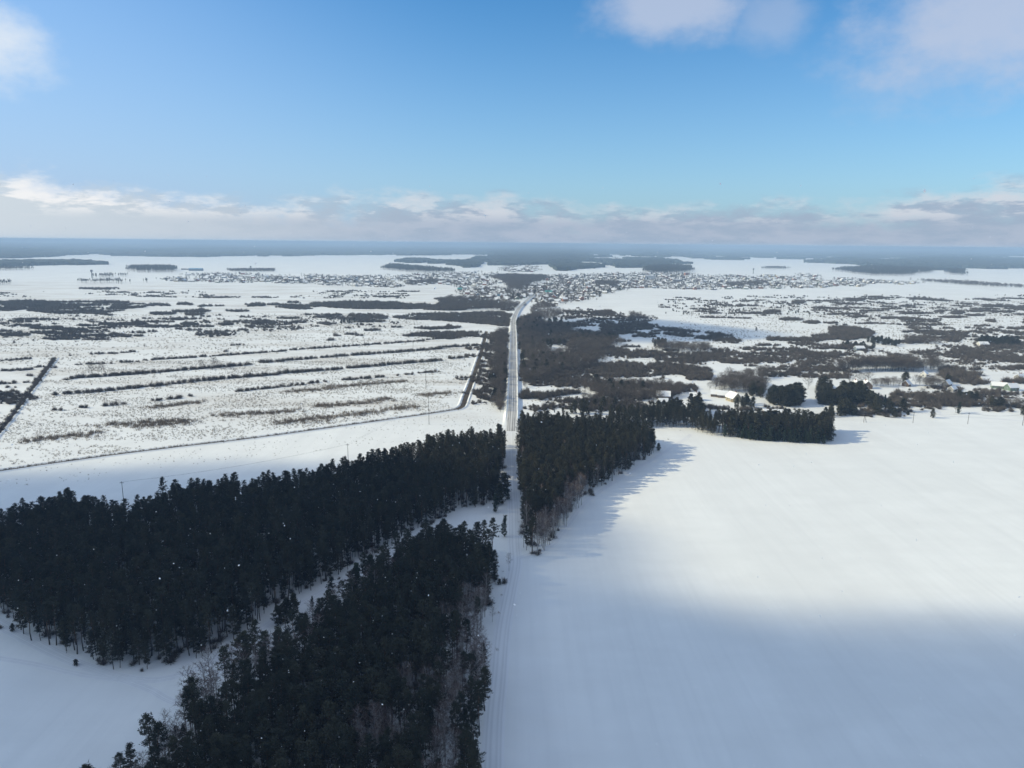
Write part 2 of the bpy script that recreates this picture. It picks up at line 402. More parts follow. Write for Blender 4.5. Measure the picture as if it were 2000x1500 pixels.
NAMES = {'pine': ('pine_tree', 'trunk', 'crown'), 'lowpine': ('pine_tree', 'trunk', 'crown'), 'round': ('young_pine', 'trunk', 'crown'), 'spruce': ('spruce_tree', 'trunk', 'crown'), 'birch': ('birch_tree', 'trunk', 'crown'), 'bare': ('bare_tree', 'trunk', 'crown'), 'shrub': ('willow_shrub',)}
PLANTS = {k: [] for k in PROTO}            # kind -> list of (xy array, height array, label, group)
def plant(kind, pts, hlo, hhi, label, group=None):
    pts = np.asarray(pts, float).reshape(-1, 2)
    if len(pts) and kind != 'tuft':
        rx = np.interp(pts[:, 1], ROADXY[:, 1], ROADXY[:, 0]); near = (np.abs(pts[:, 0] - rx) < np.where(pts[:, 1] > 425, 6.0, 3.2)) & (pts[:, 1] > ROADXY[0, 1]) & (pts[:, 1] < ROADXY[-1, 1])
        if len(pts) > 1: pts = pts[~near]
    if len(pts): PLANTS[kind].append((pts, RNG.uniform(hlo, hhi, len(pts)), label, group))

ROADXY = gpoly([(955, 1650), (962, 1500), (966, 1400), (974, 1320), (982, 1230), (997, 1150), (1004, 1090), (1004, 1060), (1003, 1000), (1000, 940), (998, 880), (998, 842), (1000.5, 800), (1001.5, 757), (1002.5, 700), (1003, 660), (1002.5, 635), (1005, 620), (1013, 605), (1024, 593), (1034, 584), (1044, 577)])
# ------------------------------------------------------------------ ground and haze
def sheet(name, v, f, m, kind='structure', uv=None, smooth=False):
    return tag(obj(name, mesh(name, v, f, m, uv=uv, smooth=smooth)), kind=kind)
FAR = 40000
gx = [-42000, -9000, -2500, -900, -300, 0, 300, 900, 2500, 9000, 42000]; gy = [-2500, -300, 0, 300, 700, 1500, 3500, 9000, 20000, FAR]
sheet('ground', [(x, y, 0) for y in gy for x in gx], [(j * 11 + i, j * 11 + i + 1, (j + 1) * 11 + i + 1, (j + 1) * 11 + i) for j in range(len(gy) - 1) for i in range(10)], M['snow'])
hz = MB(); hz.box((0, (FAR - 2700) / 2, (CAM_H + 6 - 1) / 2), (84400, FAR + 3100, CAM_H + 6 + 1))
hm = bpy.data.materials.new('winter haze'); hm.use_nodes = True; ht = NT(hm.node_tree); ht.n.clear()
pv = ht.add('ShaderNodeVolumePrincipled', {'Color': (.42, .57, .77, 1), 'Density': 1.55e-4, 'Anisotropy': 0.0})
ht.add('ShaderNodeOutputMaterial', {'Volume': pv.outputs[0]})
tag(obj('haze', hz.me('haze', hm)), 'thin blue winter haze over the plain', 'haze', kind='stuff')

# ------------------------------------------------------------------ the two clouds that shade the land (they hang above and left, outside the frame)
def sdf(poly, x, y):
    d = np.full(x.shape, 1e9); n = len(poly)
    for i in range(n):
        a = poly[i]; b = poly[(i + 1) % n]; ab = b - a; tt = np.clip(((x - a[0]) * ab[0] + (y - a[1]) * ab[1]) / (ab @ ab), 0, 1)
        d = np.minimum(d, np.hypot(x - a[0] - tt * ab[0], y - a[1] - tt * ab[1]))
    return np.where(inside(poly, x, y), d, -d)
def shade_cloud(pp, alt, thick, soft, cell, dens, label, amp=10.):
    poly = gpoly(pp) if not isinstance(pp, np.ndarray) else pp
    lo = poly.min(0) - 30; hi = poly.max(0) + 30
    xs = np.arange(lo[0], hi[0], cell); ys = np.arange(lo[1], hi[1], cell); X, Y = np.meshgrid(xs, ys)
    d = sdf(poly, X + (fbm(X / 60, Y / 60, 5) - .5) * amp * 2, Y + (fbm(X / 60, Y / 60, 9) - .5) * amp * 2)
    q = np.clip(d / soft, 0, 1); th = thick * q * q * (3 - 2 * q) * (.75 + .5 * fbm(X / 45, Y / 45, 11))
    off = SUNV * (alt / SUNV.z); X = X + off.x; Y = Y + off.y
    ny, nx = X.shape; use = np.zeros((ny - 1, nx - 1), bool)
    use = (th[:-1, :-1] > 0) | (th[1:, :-1] > 0) | (th[:-1, 1:] > 0) | (th[1:, 1:] > 0)
    v = []; top = {}; bot = {}; f = []
    def vt(j, i):
        if (j, i) not in top:
            top[(j, i)] = len(v); v.append((X[j, i], Y[j, i], alt + th[j, i] * .65))
            if th[j, i] > 0: bot[(j, i)] = len(v); v.append((X[j, i], Y[j, i], alt - th[j, i] * .35))
            else: bot[(j, i)] = top[(j, i)]
        return top[(j, i)], bot[(j, i)]
    for j, i in zip(*np.nonzero(use)):
        c = [vt(j, i), vt(j, i + 1), vt(j + 1, i + 1), vt(j + 1, i)]
        f.append([k[0] for k in c]); b = [k[1] for k in c][::-1]
        if b != [k[0] for k in c][::-1]: f.append(b)
    m = bpy.data.materials.new('cloud vapour'); m.use_nodes = True; nt = NT(m.node_tree); nt.n.clear()
    vv = nt.add('ShaderNodeVolumeScatter', {'Color': (.98, .98, 1, 1), 'Density': dens, 'Anisotropy': .3})
    nt.add('ShaderNodeOutputMaterial', {'Volume': vv.outputs[0]})
    return tag(obj('cloud', mesh('cloud', v, f, m, smooth=True)), label, 'cloud', kind='structure')
B1 = [(2300, 1190), (1700, 1158), (1400, 1146), (1150, 1138), (1050, 1118), (985, 1010), (870, 930), (700, 896), (400, 888), (0, 908), (-300, 910)]
b1 = gpoly(B1); b1 = np.vstack([b1, [[-560, 300], [-560, -60], [560, -60], [420, 150]]])
shade_cloud(b1, 800, 90, 56, 13, .026, 'broad grey cloud drifting over the foreground and its pine stands')
shade_cloud([(1080, 622), (1190, 618), (1300, 628), (1440, 645), (1480, 662), (1400, 668), (1250, 672), (1120, 662), (1060, 690), (1050, 650)], 900, 80, 40, 12, .022, 'small grey cloud drifting over the wooded plain beyond', 8)

# ------------------------------------------------------------------ roads, tracks and ditches
def smooth_path(pp, step=6.0, ground=True):
    q = gpoly(pp) if ground else np.array(pp, float)
    out = [q[0]]
    for i in range(len(q) - 1):
        p0 = q[max(i - 1, 0)]; p1 = q[i]; p2 = q[i + 1]; p3 = q[min(i + 2, len(q) - 1)]
        n = max(2, int(np.linalg.norm(p2 - p1) / step))
        for k in range(1, n + 1):
            s = k / n; out.append(.5 * ((2 * p1) + (p2 - p0) * s + (2 * p0 - 5 * p1 + 4 * p2 - p3) * s * s + (3 * p1 - p0 - 3 * p2 + p3) * s ** 3))
    return np.array(out)
def normals(p):
    d = np.gradient(p, axis=0); d /= np.linalg.norm(d, axis=1)[:, None] + 1e-9
    return np.stack([d[:, 1], -d[:, 0]], 1)          # to the right of travel
def ribbon(name, path, prof, m, kind='structure', jit=0.0, u=False, ramp=0):
    """prof: list of (offset to the right, z); extruded along the path"""
    n = normals(path); k = len(prof); v = []; f = []; uv = []
    dist = np.concatenate([[0], np.cumsum(np.linalg.norm(np.diff(path, axis=0), axis=1))])
    for i, p in enumerate(path):
        for j, (o, z) in enumerate(prof):
            jj = jit * (fbm(p[0] / 3 + j * 9.1, p[1] / 3, 21) - .5) * 2
            q = p + n[i] * (o + jj); v.append((q[0], q[1], (z + (abs(jj) * .5 if z > .2 else 0)) * (min(1.0, max(.02, i / ramp)) if ramp and z > 0 else 1)))
    o0, o1 = prof[0][0], prof[-1][0]
    for i in range(len(path) - 1):
        for j in range(k - 1):
            f.append((i * k + j, i * k + j + 1, (i + 1) * k + j + 1, (i + 1) * k + j))
            ua, ub = (prof[j][0] - o0) / (o1 - o0), (prof[j + 1][0] - o0) / (o1 - o0)
            uv += [(ua, dist[i]), (ub, dist[i]), (ub, dist[i + 1]), (ua, dist[i + 1])]
    return sheet(name, v, f, m, kind, uv=uv)
road = smooth_path([(998, 842), (999, 826), (1000.5, 800), (1001.5, 757), (1002.5, 700), (1003, 660), (1002.5, 635), (1005, 620), (1013, 605), (1024, 593), (1034, 584), (1044, 577)], 8)
RH = 1.3
ribbon('road_embankment', road[1:], [(-5.6, -.02), (-4.2, RH), (-3.8, RH + .45), (-3.3, RH + .02), (3.3, RH + .02), (3.7, RH + .7), (4.1, RH + .1), (5.3, -.02)], M['bank'], jit=.35, ramp=4)
rp = road.copy()
zr = np.clip((np.arange(len(rp)) - 1) / 4.0, 0, 1) * (RH + .08) + .06
def road_sheet():
    n = normals(rp); v = []; f = []; uv = []; d = np.arange(len(rp)) * 8.0
    for i, p in enumerate(rp):
        for o in (-3.1, -1.0, 1.0, 3.1): q = p + n[i] * o; v.append((q[0], q[1], zr[i] + (.06 if abs(o) < 2 else 0)))
    for i in range(len(rp) - 1):
        for j in range(3):
            f.append((i * 4 + j, i * 4 + j + 1, i * 4 + j + 5, i * 4 + j + 4)); a, b = j / 3, (j + 1) / 3
            uv += [(a, d[i]), (b, d[i]), (b, d[i + 1]), (a, d[i + 1])]
    sheet('road', v, f, M['road'], uv=uv)
road_sheet()
def track(pp, w=3.2, name='track', z=.03, m='track'):
    return ribbon(name, smooth_path(pp, 5), [(-w / 2, z), (-w / 4, z + .015), (0, z), (w / 4, z + .015), (w / 2, z)], M[m], u=True)
track([(998.5, 832), (998, 880), (1000, 940), (1003, 1000), (1004, 1060), (1006, 1100), (997, 1150), (982, 1230), (974, 1320), (966, 1400), (962, 1500), (960, 1650)], 5.0)
track([(1012, 1090), (1070, 1070), (1095, 1045), (1140, 985), (1190, 948), (1240, 918), (1300, 882), (1330, 862), (1350, 848)], 2.6, z=.04)
track([(-60, 1180), (0, 1214), (80, 1258), (160, 1297), (265, 1328), (340, 1322), (400, 1300), (450, 1270), (510, 1228), (600, 1172), (700, 1118), (790, 1066), (850, 1030)], 2.8, z=.035)
track([(-60, 1198), (0, 1226), (80, 1268), (160, 1303), (250, 1331), (300, 1350), (340, 1372), (380, 1360), (420, 1325), (455, 1290)], 2.2, z=.045)
track([(-40, 1280), (60, 1296), (170, 1320), (280, 1330)], 2.0, z=.05)
track([(998, 842), (985, 846), (950, 852), (930, 846)], 3, z=.055)
track([(1000, 838), (1010, 834), (1040, 836)], 3, z=.06)
track([(1770, 765), (1790, 785), (1830, 800), (1840, 812), (1900, 815), (2050, 826)], 3, z=.03)
track([(1678, 576), (1700, 582), (1730, 592), (1760, 604)], 7, z=.03)
# ditches: a dark reedy channel between low snow banks
def ditch(pp, w, name='ditch'):
    p = smooth_path(pp, 7)
    ribbon(name, p, [(-w / 2, .05), (0, .04), (w / 2, .05)], M['ditch'], jit=.5)
    ribbon(name + '_bank', p, [(-w / 2 - 2.4, -.02), (-w / 2 - 1.0, .55), (-w / 2 + .1, .03)], M['bank'], jit=.3)
    ribbon(name + '_bank', p, [(w / 2 - .1, .03), (w / 2 + 1.0, .5), (w / 2 + 2.2, -.02)], M['bank'], jit=.3)
    return p
D1 = ditch([(-150, 942), (0, 920), (250, 885), (500, 855), (690, 829), (840, 808), (890, 800)], 2.2)
D2 = ditch([(890, 800), (903, 794), (912, 770), (925, 735), (938, 695), (946, 665), (950, 648)], 3.6)
D3 = ditch([(-30, 880), (10, 832), (45, 785), (75, 745), (100, 712), (110, 700)], 1.0)
def along(pp, sp, wid, jitter=1.0, path=None, keep=.9):
    p = smooth_path(pp, 2.5) if path is None else path
    d = np.concatenate([[0], np.cumsum(np.linalg.norm(np.diff(p, axis=0), axis=1))]); n = int(d[-1] / sp)
    s = np.linspace(0, d[-1], max(n, 1)) + RNG.uniform(-.5, .5, max(n, 1)) * sp * jitter
    x = np.interp(s, d, p[:, 0]) + RNG.normal(0, wid, s.size); y = np.interp(s, d, p[:, 1]) + RNG.normal(0, wid, s.size)
    k = RNG.random(s.size) < keep
    return np.stack([x, y], 1)[k]

# ------------------------------------------------------------------ the pine stands
A = gpoly([(-150, 1140), (0, 1203), (70, 1238), (150, 1278), (270, 1316), (400, 1286), (480, 1233), (560, 1183), (650, 1133), (730, 1083), (800, 1045), (880, 1003), (958, 985), (982, 930), (984, 870), (950, 876), (860, 889), (800, 906), (700, 939), (620, 956), (560, 966), (480, 981), (352, 990), (330, 1014), (240, 1026), (120, 1016), (0, 1049), (-150, 1070)])
B = gpoly([(968, 1092), (900, 1083), (845, 1075), (785, 1100), (725, 1142), (675, 1184), (608, 1236), (548, 1288), (472, 1330), (402, 1380), (338, 1438), (270, 1520), (195, 1598), (110, 1660), (140, 1760), (300, 2000), (925, 2000), (932, 1700), (934, 1560), (940, 1450), (940, 1380), (938, 1300), (934, 1215), (958, 1165)])
Cc = gpoly([(1016, 848), (1012, 900), (1013, 960), (1015, 1030), (1025, 1070), (1042, 1093), (1060, 1080), (1085, 1050), (1130, 985), (1180, 945), (1230, 915), (1280, 884), (1262, 866), (1240, 860), (1150, 850), (1060, 845)])
Dd = gpoly([(1190, 832), (1240, 836), (1340, 834), (1362, 846), (1398, 851), (1400, 838), (1345, 824), (1280, 820), (1190, 820)])
E = gpoly([(1396, 848), (1470, 858), (1540, 863), (1618, 865), (1622, 841), (1500, 839), (1400, 837)])
def stand(poly, pts, hlo, hhi, label, group, edgew=4.0, low=.3, under=.5):
    d = sdf(poly, pts[:, 0], pts[:, 1]); lowm = ((d < edgew) & (RNG.random(len(pts)) < low)) | (RNG.random(len(pts)) < low * .25)
    sml = RNG.random(len(pts)) < .09
    plant('pine', pts[~lowm & ~sml], hlo, hhi, label, group)
    plant('lowpine', pts[lowm | sml], hlo * .62, hhi * .82, label.replace('tall ', '').replace('dark pine', 'low crowned pine'), group.replace('pines', 'low crowned pines'))
    u = fill(poly, 3.2, 2.0); u = u[RNG.random(len(u)) < under]
    plant('shrub', u, 1.0, 2.8, 'twiggy undergrowth shrub under ' + group.replace('pines', 'the pines'), 'undergrowth of ' + group)
LA = 'tall dark pine in the large left stand'
ptsA = fill(A, 2.65, 2.5); stand(A, ptsA[fbm(ptsA[:, 0] / 7, ptsA[:, 1] / 7, 91) > .27], 11.2, 14.4, LA, 'pines of the large left stand', 6, .4, .6)
fb = fill(B, 2.5, 3.0)
d_b = sdf(B, fb[:, 0], fb[:, 1]); nb = fbm(fb[:, 0] / 22, fb[:, 1] / 22, 31)
px_, py_, _ = proj(fb[:, 0], fb[:, 1])
left_margin = (px_ < 900 - (1100 - py_) * 0) & (d_b < 11) & (fb[:, 0] < -8) & (py_ > 1120)
right_margin = (d_b < 5) & (px_ > 850) & (py_ > 1190) & (py_ < 1420)
isb = (left_margin & (RNG.random(len(fb)) < np.where(py_ > 1320, .8, .4))) | (right_margin & (RNG.random(len(fb)) < .85)) | (nb < .33)
stand(B, fb[~isb], 11.2, 14.8, 'tall dark pine in the bottom centre stand', 'pines of the bottom centre stand', 5, .4, .7)
bb = fb[isb]; bb = bb[RNG.random(len(bb)) < .85]
plant('birch', bb, 8, 13, 'bare birch in the bottom centre stand', 'birches of the bottom centre stand')
fc = fill(Cc, 2.55, 2.0); px_, py_, _ = proj(fc[:, 0], fc[:, 1]); d_c = sdf(Cc, fc[:, 0], fc[:, 1])
isb = ((py_ > 960) & (d_c < 4.5) & (px_ > 1040)) | ((py_ > 1040) & (RNG.random(len(fc)) < .7)) | (RNG.random(len(fc)) < .07)
stand(Cc, fc[~isb], 12, 15.2, 'dark pine in the wedge shaped stand right of the track', 'pines of the wedge shaped stand', 4, .4, .6)
plant('birch', fc[isb], 8, 12.5, 'reddish bare birch of the wedge shaped stand', 'birches of the wedge shaped stand')
ex = fill(gpoly([(1045, 1092), (1065, 1078), (1135, 985), (1130, 980), (1055, 1070)]), 2.6, 1.0)
plant('birch', ex, 8, 13, 'reddish bare birch of the wedge shaped stand', 'birches of the wedge shaped stand')
fd = fill(Dd, 2.9, 2); plant('lowpine', fd, 8, 12, 'dark pine in the low belt between the two right stands', 'pines of the low belt')
fe = fill(E, 2.9, 1.5); km = RNG.random(len(fe)) < .5; plant('pine', fe[km], 12, 14.5, 'tall dark pine in the block shaped stand out in the right field', 'tall pines of the block shaped stand'); km2 = ~km & (RNG.random(len(fe)) < .6); plant('round', fe[km2], 9, 12.5, 'bushy dark pine in the block shaped stand', 'bushy pines of the block shaped stand'); plant('lowpine', fe[~km & ~km2], 11, 14.5, 'dark pine in the block shaped stand out in the right field', 'pines of the block shaped stand')
fe = fill(gpoly([(1396, 850), (1470, 860), (1540, 865), (1618, 867), (1618, 864), (1540, 861), (1470, 857)]), 2.4, .8); plant('spruce', fe, 5, 9, 'low dark conifer at the foot of the block shaped stand', 'conifers at the foot of the block shaped stand')

def single(kind, px, py, h, label, group=None): plant(kind, [G(px, py)], h, h, label, group)
SINGLES = [
    ('pine', 976, 888, 17, 'stout dark pine at the track gap, at the far right corner of the left stand'),
    ('pine', 984, 882, 12, 'lower dark pine beside the stout one at the track gap'),
    ('spruce', 968, 1000, 8, 'lowest dark conifer of the clump beside the track gap'),
    ('round', 975, 985, 9, 'bushy middle conifer of the clump beside the track gap'),
    ('round', 984, 965, 9.5, 'topmost conifer of the clump beside the track gap'),
    ('spruce', 992, 976, 5, 'small conifer leaning out to the track from the clump'),
    ('spruce', 985, 1048, 8.5, 'pointed spruce standing alone right of the bottom centre stand'),
    ('birch', 994, 1115, 6.5, 'small bare sapling alone on snow by the track bend'),
    ('birch', 416, 1372, 15, 'lone tall birch on the left side of the snow lane'),
    ('birch', 402, 1392, 9, 'short thin birch next to the lone tall birch'),
    ('round', 478, 1292, 8, 'bushy pine leaning over the snow lane, lower of the pair'),
    ('pine', 500, 1300, 13, 'taller pine of the pair beside the snow lane'),
    ('round', 545, 1222, 6, 'low spreading pine in the middle of the snow lane'),
    ('round', 560, 1212, 7, 'broad low pine behind the one in the middle of the lane'),
    ('round', 575, 1200, 6.5, 'farthest low pine on the left edge of the snow lane'),
    ('pine', 648, 1200, 12, 'rounded pine on the right edge of the snow lane'),
    ('spruce', 700, 1172, 12, 'broad spruce standing up against the snow lane'),
    ('spruce', 728, 1148, 11, 'narrow spruce beside the bright end of the snow lane'),
    ('spruce', 610, 1186, 3.5, 'tiny spruce alone on the snow lane'),
    ('round', 25, 1233, 2.4, 'small round bush pine on the snow beside the double track'),
    ('round', 149, 1300, 1.8, 'tiny bush pine beside the bend of the double track'),
    ('shrub', 0, 1228, 1.6, 'small dark shrub at the left picture edge by the track'),
    ('pine', 320, 1000, 15, 'lone pine on the skyline of the left stand, standing clear of it'),
    ('round', 1286, 880, 4, 'small pine out on the field just off the wedge stand corner'),
    ('round', 975, 1142, 2, 'low dark bush on the snow right of the bottom centre stand'),
    ('shrub', 984, 1138, 2.2, 'thin twiggy bush on the snow by the track bend'),
    ('shrub', 957, 1180, 3, 'dark bush at the edge of the bottom centre stand'),
    ('birch', 962, 1215, 5, 'thin bare sapling on the snow beside the bottom centre stand'),
    ('pine', 946, 1388, 12, 'pine jutting out over the field from the bottom centre stand'),
    ('pine', 195, 1645, 17, 'separate pine at the bottom left, its top rising over the snow'),
    # small pines on the meadow beyond the wedge stand
    ('round', 1100, 808, 4, 'left small round pine on the meadow beyond the wedge stand'),
    ('round', 1120, 808, 9, 'dark round pine on the meadow, left of the larger double one'),
    ('round', 1138, 808, 10, 'largest dark round pine on the meadow beyond the wedge stand'),
    ('round', 1145, 803, 8, 'pine leaning against the largest meadow pine'),
    ('round', 1161, 793, 5, 'small round pine behind the largest meadow pine'),
    ('round', 1178, 796, 7.5, 'rounded pine in the middle of the meadow row'),
    ('round', 1201, 795, 6.5, 'right pine of the meadow row'),
    ('round', 1173, 809, 6, 'pine in front of the meadow row, left one'),
    ('round', 1193, 808, 6, 'pine in front of the meadow row, right one'),
    ('round', 1207, 800, 3, 'tiny pine beside the right pine of the meadow row'),
    ('spruce', 1083, 806, 3, 'tiny dark conifer at the start of the meadow'),
    ('shrub', 1128, 790, 5, 'big pale domed willow bush on the meadow'),
    # conifers on the right by the farmsteads
    ('round', 1694, 788, 10, 'upper left dark conifer of the slanting row by the farm field'),
    ('round', 1699, 794, 11, 'second dark conifer of the slanting row by the farm field'),
    ('round', 1704, 800, 11.5, 'third dark conifer of the slanting row by the farm field'),
    ('round', 1710, 806, 11.5, 'fourth dark conifer of the slanting row by the farm field'),
    ('round', 1716, 810, 10, 'lowest dark conifer of the slanting row by the farm field'),
    ('spruce', 1728, 793, 8, 'upper conifer of the short row right of the slanting row'),
    ('round', 1734, 802, 8, 'middle conifer of the short row right of the slanting row'),
    ('round', 1740, 808, 8, 'lower conifer of the short row right of the slanting row'),
    ('round', 1747, 816, 6.5, 'separate round pine below the short row of conifers'),
    ('spruce', 1714, 783, 6, 'pointed conifer between the two conifer rows'),
    ('round', 1763, 804, 9, 'dark pine beside a bare tree on the farm snow'),
    ('bare', 1776, 802, 10, 'bare tree right of the dark pine on the farm snow'),
    ('round', 1773, 811, 3, 'small bush pine near the field edge poles'),
    ('round', 1821, 816, 6, 'round pine standing alone at the field edge'),
    ('bare', 1866, 806, 8, 'wide bare tree beside a dark conifer at the field edge'),
    ('spruce', 1872, 808, 8, 'dark conifer wrapped in bare branches at the field edge'),
    ('round', 1936, 793, 7, 'left pine of the close pair on open snow at right'),
    ('round', 1943, 796, 6, 'pine between the close pair on open snow at right'),
    ('round', 1953, 796, 7.5, 'right pine of the close pair on open snow at right'),
    ('round', 1998, 811, 6, 'dark pine cut by the right picture edge'),
    ('bare', 1659, 752, 13, 'tall bare tree behind the farm barns'),
    ('bare', 1682, 752, 10, 'pale bare tree between two farmhouses'),
    ('bare', 1696, 751, 10, 'pale bare tree right of the gabled farmhouse'),
    ('bare', 1547, 727, 7, 'round pale bare tree at the end of the bush row'),
    ('bare', 1524, 726, 8, 'second round pale bare tree of the bush row'),
    ('bare', 1578, 760, 12, 'bare tree behind the clump of big pines'),
    ('bare', 1351, 620, 9, 'lone bare tree on the far white meadow'),
    ('round', 1477, 646, 5, 'single round bush pine on the far white meadow'),
    ('round', 1767, 752, 11, 'tall pine beside the small farm shed'),
    ('bare', 180, 733, 9, 'largest round bare tree in the second field hedge'),
    ('bare', 199, 731, 9, 'second round bare tree in the second field hedge'),
    ('bare', 394, 721, 8, 'bare tree standing over the middle of the second hedge'),
    ('bare', 419, 719, 9, 'bare tree on the right half of the second hedge'),
    ('shrub', 440, 687, 4.5, 'round bush alone on the snow above the first hedge'),
    ('bare', 1095, 797, 6, 'bare tree on the meadow behind the wedge stand'),
    ('bare', 1080, 798, 5, 'lower bare tree on the meadow behind the wedge stand'),
    ('bare', 917, 718, 4, 'thin tree near the wide ditch'),
    ('bare', 706, 752, 4, 'small bare tree in the hay field'),
    ('round', 957, 745, 6, 'dark round bush between the wide ditch and the road belt'),
]
for q in SINGLES: single(*((('lowpine',) + q[1:]) if q[0] == 'pine' else q))
# mid-distance conifer clumps by the farmsteads
for pp, n_, lo_, hi_, lb in (
    ([(1503, 793), (1560, 796), (1563, 781), (1505, 779)], 4.2, 13, 18, 'big dark pine in the square clump right of the farm roofs'),
    ([(1592, 790), (1630, 793), (1632, 778), (1600, 775)], 4.2, 10, 14, 'dark pine in the middle clump near the farm barns'),
    ([(1635, 792), (1690, 792), (1688, 776), (1640, 774)], 4.2, 12, 17, 'big dark pine in the right clump near the farm barns'),
    ([(1638, 813), (1668, 813), (1662, 800), (1645, 798)], 3.8, 9, 12, 'dark pine in front of the right clump at the field edge'),
    ([(1605, 775), (1622, 770), (1618, 757), (1600, 757)], 4.5, 10, 13, 'dark pine beside the farm barns'),
    ([(1283, 812), (1330, 812), (1325, 800), (1285, 802)], 4.5, 9, 13, 'dark pine below the left farm roof'),
    ([(1345, 815), (1372, 815), (1370, 795), (1350, 790)], 4.5, 10, 14, 'dark pine below the second farm roof'),
    ([(1465, 775), (1490, 778), (1488, 765), (1468, 762)], 4.5, 9, 12, 'dark pine right of the yellow farmhouse'),
    ([(1440, 800), (1480, 798), (1470, 788), (1445, 788)], 4.5, 8, 11, 'dark pine in front of the yellow farmhouse'),
    ([(1624, 822), (1630, 812), (1622, 800), (1612, 805)], 4, 6, 9, 'dark pine at the corner of the block shaped stand'),
    ([(1906, 675), (1990, 676), (1992, 667), (1910, 666)], 6, 8, 11, 'dark conifer in the far grove behind the white shed'),
    ([(1845, 752), (1855, 752), (1852, 744)], 4, 8, 10, 'dark pine beside the slanted shed roof'),
    ([(1870, 790), (1905, 788), (1900, 780), (1875, 780)], 5, 5, 8, 'dark conifer at the end of the big shrub island'),
    ([(1690, 670), (1760, 678), (1755, 671), (1700, 664)], 7, 5, 8, 'dark conifer in the loose row beyond the grove'),
    ([(1640, 678), (1720, 684), (1718, 679), (1645, 673)], 10, 4, 7, 'dark conifer in the loose row beyond the grove'),
    ([(1655, 635), (1670, 633), (1690, 632)], 12, 4, 6, 'dark conifer beyond the curved willow bank'),
    ([(1130, 652), (1200, 660), (1190, 672), (1120, 668)], 6, 6, 10, 'dark pine in the cloud shaded wood right of the road'),
    ([(1270, 668), (1300, 670), (1300, 678), (1280, 678)], 6, 7, 10, 'dark pine at the left end of the brown grove'),
    ([(660, 634), (690, 632), (700, 629), (665, 630)], 7, 4, 7, 'dark conifer on the far left plain'),
    ([(768, 626), (785, 626), (784, 623), (769, 623)], 9, 4, 7, 'dark conifer near the white clearing on the left plain'),
    ([(575, 640), (600, 639), (598, 637), (577, 637)], 18, 2.5, 4, 'little dark conifer on the far left plain'),
):
    p_ = fill(gpoly(pp), n_ * (1.05 if hi_ > 8 and n_ < 5.5 else 1), 1.5)
    kf = .74 if hi_ > 8.5 else 1.0
    plant('round', p_, lo_ * kf, hi_ * kf, lb, lb.replace('dark pine', 'dark pines').replace('dark conifer', 'dark conifers').replace('big ', ''))
for pp, sp_, lb in (([(1012, 690), (1075, 700), (1120, 712), (1085, 735), (1014, 738)], 11, 'dark pine in the near wood right of the road'), ([(1012, 625), (1110, 628), (1100, 680), (1012, 685)], 15, 'dark pine in the farther wood right of the road'), ([(960, 700), (988, 700), (984, 790), (965, 790)], 14, 'dark pine in the belt left of the road'), ([(1150, 750), (1340, 752), (1290, 778), (1180, 780)], 15, 'dark pine in the thicket left of the farm roofs')):
    plant('round', fill(gpoly(pp), sp_, 4), 5, 9, lb, lb.replace('dark pine', 'dark pines'))
# young pines scattered on the plain at right
q_ = np.column_stack([RNG.uniform(1300, 1560, 60), RNG.uniform(588, 618, 60)]); plant('round', [G(*a) for a in q_], 2, 4.5, 'small round pine scattered on the far white meadow', 'small pines on the far meadow')

